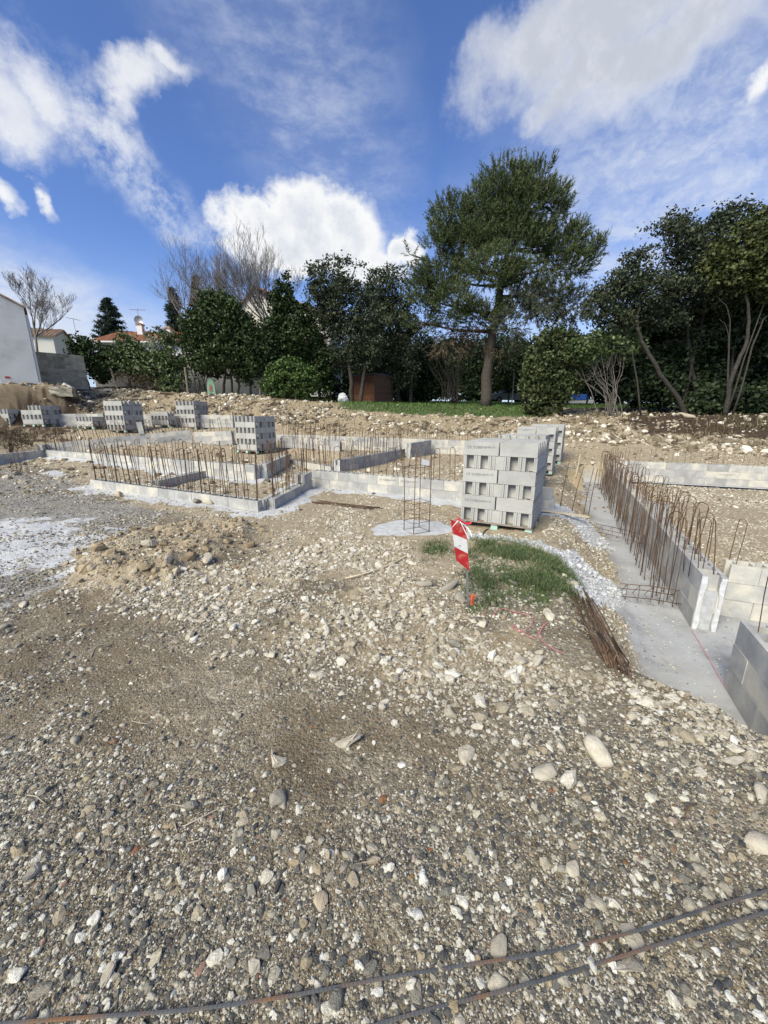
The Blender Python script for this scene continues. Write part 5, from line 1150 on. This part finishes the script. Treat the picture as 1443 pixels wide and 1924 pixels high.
def needle_cloud(lobes, dens, L=.55, hole=.34, hs=.7, up=.55, seed=0, k=20, shell=.5):
    Cs, Ds = [], []
    for c, r in lobes:
        n = int(4.6*dens*(r[0]*r[2]*3.1+r[1]*r[2]*1.5+r[0]*r[1]*1.5))+4; u = unit(n); q = (shell**3+(1-shell**3)*RNG.random(n))**(1/3)
        q *= 1+.42*(fbm(u[:, 0]*2.3+c[0], u[:, 2]*2.3+u[:, 1]*1.7+c[2], 3, seed)-.5)*2
        p = c+u*r*q[:, None]; h = fbm(p[:, 0]*hs+p[:, 1]*.6, p[:, 2]*hs*1.3-p[:, 1]*.4, 3, seed+7); m = h > hole; d = u*.8+np.array([0, 0, up])+.5*unit(n); Cs.append(p[m]); Ds.append((d/np.linalg.norm(d, axis=1)[:, None])[m])
    C = np.concatenate(Cs); D = np.concatenate(Ds); n = len(C)*k; o = np.repeat(C, k, 0); d = np.repeat(D, k, 0); f = RNG.random((n, 1)); Ls = np.repeat(L*RNG.uniform(.6, 1.3, len(C)), k)[:, None]
    base = o+d*f*Ls; nd = d*(.5+.5*f)+unit(n)*.75; nd /= np.linalg.norm(nd, axis=1)[:, None]; ln = .20*RNG.uniform(.7, 1.3, (n, 1)); s = np.cross(nd, unit(n)); s /= np.linalg.norm(s, axis=1)[:, None]+1e-9
    V = np.stack([base-s*.020, base+s*.020, base+nd*ln], 1).reshape(-1, 3); i = np.arange(n)[:, None]*3; return V, np.hstack([i, i+1, i+2])
def limb(mb, P, r0, r1, sides=6, wob=.05):
    P = np.array(P, float); s = np.linspace(0, len(P)-1, max(6, 3*len(P))); Q = np.stack([np.interp(s, np.arange(len(P)), P[:, i]) for i in range(3)], -1)
    for _ in range(2): Q[1:-1] = (Q[:-2]+2*Q[1:-1]+Q[2:])/4
    Q[1:-1] += RNG.normal(0, wob, (len(Q)-2, 3))*np.array([1, 1, .3]); mb.tube(Q, np.linspace(r0, r1, len(Q)), sides); return Q
def tree(name, label, lobes, Y, leafm, trunks=(), cloud=None, bark=None, group=None, cat='tree', reach=True, base_px=None, needles=False, extra=None):
    """lobes in picture measure at distance Y; trunks: lists of (px, py[, dY]) with start and end radius"""
    WL = px_lobes(lobes, Y); c0 = WL[0][0]
    if trunks: f = trunks[0][0][0]; b = at(f[0], f[1], Y+(f[2] if len(f) > 2 else 0))
    else: b = np.array([c0[0], c0[1], zt(c0[0], c0[1])])
    b[2] = zt(b[0], b[1])-.05; t = thing(name, label, cat, b, 0, group)
    mb = MB(); tops = []
    for path, r0, r1 in trunks:
        P = [at(q[0], q[1], Y+(q[2] if len(q) > 2 else 0)) for q in path]; P[0][2] = min(P[0][2], zt(P[0][0], P[0][1])); P[0][2] -= .15
        Q = limb(mb, np.array(P)-b, r0, r1, 8, .02+.25*r1); tops.append((Q, r0, r1))
    if not trunks: Q = limb(mb, np.array([[0, 0, -.2], list(c0-b)]), .09, .04); tops.append((Q, .09, .04))
    if reach:
        for c, r in WL:
            e = c-b; bst = None
            for Q, r0, r1 in tops:
                for i in range(len(Q)//3, len(Q)):
                    dd = np.linalg.norm(Q[i]-e)+max(0, Q[i][2]-e[2]+.2)*2
                    if bst is None or dd < bst[0]: bst = (dd, Q[i], r0+(r1-r0)*i/len(Q))
            m = (bst[1]+e)/2+np.array([0, 0, -.05*bst[0]]); limb(mb, [bst[1], m, e], bst[2]*.5, .02, 5, .04)
            for _ in range(3): u = unit(1)[0]*r*.8; limb(mb, [m*.3+e*.7, e+u*.5, e+u], bst[2]*.2+.008, .008, 4, .03)
    mb.obj('trunk', bark or M_BARK2, t, True)
    V, F = (needle_cloud if needles else leaf_cloud)(WL, **(cloud or {})); me = raw_mesh('crown', V-b, F); link('crown', me, leafm, t)
    for lb2, mat2, cl2, nd2 in (extra or []):
        V, F = (needle_cloud if nd2 else leaf_cloud)(px_lobes(lb2, Y), **cl2); link('crown', raw_mesh('crown', V-b, F), mat2, t)
    return t
def bare_tree(label, px, pyb, pyt, Y, spread, seed, name='bare_tree', group='bare winter trees', forks=5, start=.34, r0=None, lean=0., depth=6):
    rg = random.Random(seed); b = at(px, pyb, Y); top = at(px, pyt, Y); H = top[2]-b[2]; t = thing(name, label, 'tree', b, 0, group); tr = MB(); tw = MB()
    def grow(p, d, L, r, lev):
        n = 4 if lev < 3 else 3; P = [p]; dd = d.copy()
        for i in range(n):
            dd = dd+np.array([rg.gauss(0, .10), rg.gauss(0, .10), .05+.02*lev]); dd /= np.linalg.norm(dd); P.append(P[-1]+dd*L/n)
        (tr if lev < 2 else tw).tube(P, np.linspace(r, max(r*.62, .006), len(P)), 6 if lev < 2 else 3 if lev > 3 else 4, False)
        if lev >= depth: return
        for i in range(rg.choice((2, 3, 3)) if lev else forks):
            f = rg.uniform(.45, 1.0) if i else 1.0; q = P[min(int(f*n), n)]; e = dd+np.array([rg.gauss(0, spread), rg.gauss(0, spread), rg.gauss(.05, .22)]); e /= np.linalg.norm(e); grow(q, e, L*rg.uniform(.58, .82), max(r*.56, .006), lev+1)
    d0 = np.array([lean, 0, 1.]); grow(np.zeros(3), d0/np.linalg.norm(d0), H*start, r0 or H*.014, 0)
    tr.obj('trunk', M_BARE, t, True); tw.obj('crown', M_BARE, t); return t
def fir(label, px, pyt, pyb, Y, wpx, seed, mat=None):
    b = at(px, pyb, Y); H = at(px, pyt, Y)[2]-b[2]; w = wpx/2/ppm(Y, b[2]); t = thing('fir_tree', label, 'tree', b, 0, 'dark firs behind the houses'); MB().tube([(0, 0, -1), (0, 0, H*.97)], np.array([.22, .02]), 6).obj('trunk', M_BARK, t, True)
    rg = np.random.default_rng(seed); Vs = []; 
    for lay in np.linspace(.0, .97, 15):
        R0 = w*(1-lay)**.8*1.05+.12
        for a in rg.uniform(0, 6.28, int(11-6*lay)):
            L = R0*rg.uniform(.7, 1.15); dr = np.array([math.cos(a), math.sin(a), 0])
            for s in np.linspace(.15, 1, int(5+L*5)):
                p = dr*L*s+np.array([0, 0, lay*H+rg.normal(0, .05)-.22*L*s+.18*L*s*s]); n = 9; q = p+rg.normal(0, .10, (n, 3))*np.array([1, 1, .6]); u = dr*.5+rg.normal(0, .5, (n, 3))+np.array([0, 0, -.25]); u /= np.linalg.norm(u, axis=1)[:, None]; sd_ = np.cross(u, rg.normal(size=(n, 3))); sd_ /= np.linalg.norm(sd_, axis=1)[:, None]
                Vs.append(np.stack([q-sd_*.05, q+sd_*.05, q+u*.34], 1))
    V = np.concatenate(Vs).reshape(-1, 3); i = np.arange(len(V)//3)[:, None]*3; link('crown', raw_mesh('crown', V, np.hstack([i, i+1, i+2])), mat or L_FIR, t)
def stems(label, px, py, Y, top_px, n, seed, cloud_lobes=None, leafm=None, name='multi_stem_shrub', hmul=1., cl=None):
    rg = random.Random(seed); b = at(px, py, Y); b[2] = zt(b[0], b[1]); t = thing(name, label, 'shrub', b, 0); mb = MB()
    for i in range(n):
        x, y = top_px[i % len(top_px)]; e = at(x+rg.gauss(0, 9), y+rg.gauss(0, 10), Y+rg.gauss(0, .5))-b; s = np.array([rg.gauss(0, .28), rg.gauss(0, .2), -.05]); m = s*.6+e*.42+np.array([-e[0]*.14+rg.gauss(0, .10), rg.gauss(0, .1), .12]); m2 = s*.2+e*.75+np.array([rg.gauss(0, .15), rg.gauss(0, .1), 0])
        limb(mb, [s, m, m2, e], rg.uniform(.014, .028), .006, 5, .025)
        for _ in range(2): u = np.array([rg.gauss(0, .5), rg.gauss(0, .4), rg.uniform(.2, .8)]); limb(mb, [m2, m2+u*.5, m2+u], .009, .005, 4, .03)
    mb.obj('trunk', M_BARE if cloud_lobes else M_BARK2, t, True)
    if cloud_lobes: V, F = leaf_cloud(px_lobes(cloud_lobes, Y), **(cl or {})); link('crown', raw_mesh('crown', V-b, F), leafm, t)

def plant_all():
    bare_tree('bare grey tree rising behind the plastered gable', 70, 662, 486, 30, .50, 3, forks=6, start=.36, depth=7)
    bare_tree('bare tree behind the round evergreen, leftmost of the bare group', 408, 660, 494, 37, .44, 11, forks=7, start=.40, depth=7)
    bare_tree('bare tree in the middle of the bare group, before the pale house', 448, 680, 496, 36, .44, 21, forks=7, start=.40, depth=7)
    bare_tree('tallest bare tree, its twigs against the white cloud', 532, 690, 466, 36, .44, 33, forks=8, start=.40, depth=7)
    fir('dark fir behind the left end of the red roof', 213, 560, 640, 48, 58, 1); fir('dark fir at the right end of the red roof', 336, 541, 650, 45, 44, 2)
    fir('brownish thin conifer among the bare trees', 379, 518, 640, 44, 34, 3, L_BROWN)
    oakc = dict(dens=5.2, ll=.13, lw=.075, clump=.30, k=18, hole=.40, hs=.8)
    tree('round_evergreen', 'dense round dark green tree with several stems beside the hedge', [(412, 605, 60, 52), (368, 630, 34, 40), (462, 648, 46, 42), (420, 660, 74, 42), (470, 680, 40, 36), (385, 680, 30, 32, .5), (410, 575, 38, 28)], 25.5, L_ROUND,
         [([(418, 734), (424, 700), (416, 640)], .10, .04), ([(448, 737), (446, 700), (452, 650)], .09, .04), ([(436, 738), (432, 690), (440, 620)], .08, .03), ([(470, 738), (474, 700), (470, 660)], .08, .03), ([(398, 730), (394, 700), (390, 660)], .06, .03)], dict(dens=7.5, ll=.15, lw=.08, clump=.26, k=18, hole=.24, hs=.9))
    tree('ivy_tree', 'dark tree wrapped in ivy behind the bright bush', [(524, 565, 16, 32), (548, 600, 42, 36), (545, 650, 56, 50), (575, 640, 34, 50), (520, 640, 36, 46), (560, 700, 46, 40), (540, 545, 9, 26), (605, 690, 24, 50)], 28.0, L_IVY,
         [([(556, 750), (548, 680), (536, 600), (541, 535)], .2, .06), ([(600, 750), (596, 690), (580, 620)], .12, .05)], dict(dens=6.5, ll=.13, lw=.10, clump=.26, k=18, hole=.28, hs=1.1))
    tree('leafy_bush', 'bright green rounded bush at the top of the rubble bank', [(545, 714, 46, 32), (515, 722, 24, 26), (578, 716, 22, 28), (540, 692, 34, 18), (550, 738, 34, 14)], 24.6, L_BUSH, [([(545, 757), (545, 730)], .05, .02), ([(555, 757), (560, 725)], .05, .02)], dict(dens=7.5, ll=.14, lw=.085, clump=.20, k=16, hole=.26, hs=1.2), cat='bush')
    tree('holm_oak', 'spreading holm oak over the shed, twin trunks at its foot', [(620, 535, 50, 44), (665, 520, 28, 34), (600, 575, 32, 40), (650, 575, 44, 44), (690, 600, 40, 40), (650, 640, 44, 36), (690, 655, 36, 38), (640, 672, 30, 20, .3), (625, 620, 30, 34, .6)], 27.2, L_OAK,
         [([(659, 758), (661, 715), (652, 660), (640, 590), (630, 540)], .16, .05), ([(676, 758), (683, 710), (690, 655), (676, 580)], .15, .05)], oakc)
    tree('holm_oak', 'broad holm oak standing left of the pine', [(720, 545, 42, 40), (748, 570, 36, 50), (700, 580, 36, 40), (740, 620, 46, 44), (765, 650, 34, 50), (715, 650, 34, 36), (755, 700, 40, 40)], 30.0, L_OAK, [([(748, 755), (744, 700), (735, 640), (728, 570)], .2, .06), ([(772, 752), (768, 690), (755, 620)], .15, .05)], dict(oakc, hole=.38))
    # the big pine
    pine = [(1048, 398, 28, 30), (905, 592, 56, 26, -.6), (965, 585, 44, 26, .3), (1000, 346, 46, 38), (1040, 368, 34, 38), (950, 365, 60, 46), (985, 400, 86, 48), (905, 405, 40, 52), (845, 420, 42, 44), (815, 470, 30, 44, -.6), (775, 480, 16, 26), (885, 460, 62, 44), (965, 460, 80, 48), (1040, 450, 56, 36), (1085, 440, 26, 20), (1060, 495, 62, 30), (1112, 474, 34, 20), (1128, 462, 20, 16),
            (930, 505, 66, 38, -1.5), (990, 520, 60, 34, -1.2), (830, 520, 56, 44), (800, 560, 42, 40), (850, 570, 52, 40, -1), (790, 605, 36, 30), (1045, 545, 48, 28), (925, 420, 70, 60, 1.5), (960, 560, 34, 22, -1.0)]
    pine = [(l[0], l[1], max(l[2]-8, 10), max(l[3]-8, 9))+tuple(l[4:]) for l in pine]
    tree('pine_tree', 'tall broad pine dominating the skyline, thick bare trunk on the lawn', pine, 27.2, L_PINE, [([(913, 763), (916, 700), (921, 650), (934, 590), (941, 540), (955, 460), (985, 380), (1000, 330)], .40, .06)], dict(dens=10.5, L=.62, hole=.385, hs=.75, up=.8, k=24), M_PINEB, needles=True,
         extra=[([(985, 585, 44, 26, -1.6), (965, 610, 30, 22, -1.6), (1030, 575, 40, 22), (1080, 575, 42, 26, .5), (1000, 560, 50, 20)], L_PINE2, dict(dens=8, L=.6, hole=.36, hs=.8, up=.2, k=22), True), ([(870, 615, 46, 30), (905, 630, 46, 30), (845, 640, 38, 34), (880, 595, 36, 22), (945, 640, 34, 34)], L_BROWN, dict(dens=3.2, L=.5, hole=.38, hs=.9, up=-.5, k=16), True)])
    sh = dict(dens=5.8, ll=.15, lw=.09, clump=.26, k=16, hole=.36, hs=1.0)
    tree('leafy_shrub', 'tall leafy shrub growing at the bank edge right of the pine', [(1030, 670, 40, 40), (1005, 715, 28, 42), (1045, 720, 44, 44), (1020, 760, 36, 26), (1060, 650, 30, 34), (1035, 635, 26, 22), (1075, 690, 26, 40, .5)], 22.6, L_YELLOW_D, [([(1030, 790), (1030, 720), (1034, 650)], .06, .02), ([(1045, 788), (1052, 720), (1066, 660)], .06, .02)], dict(dens=6.5, ll=.15, lw=.085, clump=.24, k=16, hole=.30, hs=1.1), cat='shrub')
    stems('fan of bare pale stems under a leafy top, right of the leafy shrub', 1150, 778, 21.5, [(1098, 690), (1112, 680), (1126, 664), (1140, 668), (1150, 655), (1162, 660), (1176, 690), (1120, 700), (1105, 710)], 18, 5, [(1120, 650, 44, 26), (1170, 655, 40, 28, .5), (1095, 665, 30, 26, .6)], L_BUSH_D, cl=sh)
    tree('holm_oak', 'slanting holm oak whose pale trunk bends to the left', [(1275, 432, 42, 30), (1250, 465, 52, 36), (1300, 460, 34, 36), (1215, 500, 52, 34), (1180, 530, 40, 28), (1280, 505, 56, 40), (1240, 540, 60, 36), (1150, 550, 34, 24), (1125, 575, 34, 24), (1190, 575, 44, 28, .5), (1250, 590, 50, 30, .6), (1160, 600, 36, 22)], 21.2, L_OAK,
         [([(1292, 782), (1272, 742), (1240, 706), (1222, 668), (1205, 640), (1196, 600), (1205, 560), (1230, 510)], .13, .05), ([(1222, 668), (1190, 652), (1150, 650)], .05, .015)], dict(oakc, dens=6.6, ll=.12, lw=.065, hole=.40, hs=1.0))
    tree('holm_oak', 'upright grey trunked oak in the middle of the right hand grove', [(1290, 560, 52, 44), (1330, 600, 44, 40), (1320, 520, 36, 44), (1345, 440, 30, 34), (1375, 405, 34, 22), (1350, 480, 34, 30), (1300, 640, 50, 32, .8)], 23.0, L_OAK, [([(1312, 770), (1306, 720), (1298, 660), (1290, 600), (1285, 540)], .13, .05), ([(1298, 660), (1330, 560), (1352, 450), (1370, 410)], .07, .03)], dict(oakc, dens=6.0, hole=.36))
    tree('holm_oak', 'oak at the right edge with bare crooked branches under an olive green top', [(1400, 470, 60, 40), (1440, 450, 50, 44), (1350, 500, 36, 30), (1395, 520, 56, 30), (1450, 520, 50, 40), (1500, 480, 60, 70), (1420, 420, 34, 22, .5)], 20.0, L_YELLOW, [([(1366, 768), (1374, 712), (1392, 670), (1408, 630), (1404, 580), (1398, 520)], .11, .05), ([(1408, 630), (1430, 600), (1450, 590)], .05, .015), ([(1404, 590), (1375, 585), (1350, 560)], .04, .012), ([(1404, 610), (1370, 615), (1352, 600)], .03, .01), ([(1408, 570), (1440, 550), (1465, 560)], .04, .012)], dict(dens=6.0, ll=.13, lw=.09, clump=.26, k=17, hole=.32, hs=1.0))
    dk = dict(dens=5.0, ll=.16, lw=.10, clump=.34, k=16, hole=.27, hs=.7)
    for lb, lobes, Y in (('dark evergreen thicket behind the slanting oak', [(1250, 690, 70, 50), (1210, 720, 50, 40), (1290, 720, 60, 45), (1240, 640, 50, 30), (1280, 610, 60, 40), (1200, 600, 40, 24)], 25.5), ('dark evergreen thicket filling the right edge under the oaks', [(1380, 690, 60, 56), (1440, 700, 60, 70), (1340, 640, 50, 50), (1420, 620, 60, 50), (1500, 650, 70, 110)], 25.0),
                         ('dark evergreen mass between the oak trunks at the right', [(1345, 590, 46, 44), (1300, 660, 50, 50), (1360, 660, 50, 50), (1255, 590, 40, 30), (1420, 600, 50, 50), (1250, 720, 50, 44), (1330, 715, 50, 48), (1410, 715, 54, 52), (1210, 690, 40, 40)], 23.8), ('dark foliage behind the oak at the right edge', [(1400, 560, 60, 50), (1450, 620, 60, 60), (1380, 610, 50, 40)], 22.6), ('low dark shrub at the foot of the right oaks', [(1340, 752, 50, 26), (1400, 756, 54, 26), (1450, 750, 40, 34)], 21.2), ('dark shrub filling the gap between the fan of stems and the slanting oak', [(1185, 715, 34, 46), (1150, 700, 40, 40, .6)], 23.6), ('dark undergrowth left of the pine trunk', [(800, 690, 36, 50), (770, 725, 40, 34), (830, 715, 24, 30)], 32.0), ('dark evergreen behind the shed', [(720, 690, 50, 50), (690, 640, 40, 40), (625, 700, 30, 50)], 33.0),
                         ('far dark shrubbery behind the pine trunk', [(960, 690, 60, 46), (900, 680, 50, 46), (1010, 690, 50, 46)], 40.0), ('far evergreens right of the pine, above the blue cover', [(1110, 690, 60, 40), (1160, 680, 60, 60), (1060, 660, 50, 40), (1200, 640, 50, 40)], 36.0)):
        tree('dark_thicket', lb, lobes, Y, L_DARK, (), dk, cat='shrub', reach=False)
    bare_tree('thin bare tree at the left of the bare group, beside the brownish conifer', 362, 665, 492, 38, .42, 44, forks=6, start=.42, depth=6)
    V, F = leaf_cloud(px_lobes([(x, 700+12*math.sin(x*.05), 70, 52, 6*math.sin(x*.11)) for x in range(590, 1700, 62)], 58), dens=1.6, ll=.34, lw=.24, clump=.6, k=16, hole=.2, hs=.4)
    tag(link('distant_woods', raw_mesh('distant_woods', V, F), L_DARK), 'dark mass of distant trees closing the view behind the lawn', None, None, 'stuff')
    stems('thicket of bare grey brush left of the pine trunk', 850, 752, 29, [(800, 660), (815, 640), (830, 625), (850, 620), (870, 620), (885, 640), (840, 650), (862, 650), (895, 660)], 34, 8, name='bare_brush')
    stems('bare grey scrub between hedge and round evergreen', 372, 724, 26.2, [(352, 660), (362, 665), (374, 660), (385, 668), (392, 680)], 14, 9, name='bare_brush')
    hd = dict(dens=6.0, ll=.14, lw=.075, clump=.22, k=15, hole=.34, hs=1.1)
    tree('garden_shrub', 'broad dark shrub between the block wall and the hedge', [(152, 652, 28, 22), (172, 668, 26, 32), (186, 690, 20, 30), (140, 660, 18, 16)], 25.6, L_IVY, (), hd, cat='shrub')
    tree('garden_shrub', 'light green shrub before the white house corner', [(235, 655, 40, 24), (215, 680, 28, 30), (255, 680, 40, 32), (195, 700, 16, 20)], 26.0, L_BUSH_D, (), hd, cat='shrub')
    tree('garden_shrub', 'tallest part of the hedge, a bushy green shrub with pale top', [(312, 660, 38, 34), (290, 690, 36, 36), (325, 695, 28, 36), (318, 722, 26, 16, -.6), (300, 640, 24, 20)], 25.8, L_BUSH_D, (), hd, cat='shrub', extra=[([(298, 632, 26, 16, .4), (285, 646, 22, 14, .4)], L_PALE, dict(dens=4, ll=.10, lw=.05, clump=.2, k=14, hole=.4, hs=1.4), False)])
    tree('garden_shrub', 'low dry brown shrub at the foot of the hedge', [(250, 712, 40, 14), (290, 722, 24, 12)], 25.2, L_BROWN, (), dict(dens=3.5, ll=.13, lw=.03, clump=.22, k=16, hole=.36, hs=1.3), cat='shrub')
    tree('dry_bush', 'dark dry bush on the earth heap at the left edge', [(18, 822, 34, 17), (42, 834, 20, 10)], 14.3, L_BROWN, (), dict(dens=9, ll=.12, lw=.018, clump=.2, k=20, hole=.3, hs=1.3), cat='bush', reach=False)
L_YELLOW_D = leaf_mat('dull_leaf', (.022, .034, .012), (.055, .07, .026), (.12, .135, .06), .5)
L_BUSH_D = leaf_mat('hedge_leaf', (.035, .055, .018), (.08, .115, .042), (.17, .20, .095), .5)
M_PINEB = M_BARK

fill_ground_stones()
near_things()
grass_tufts()
garden()
plant_all()
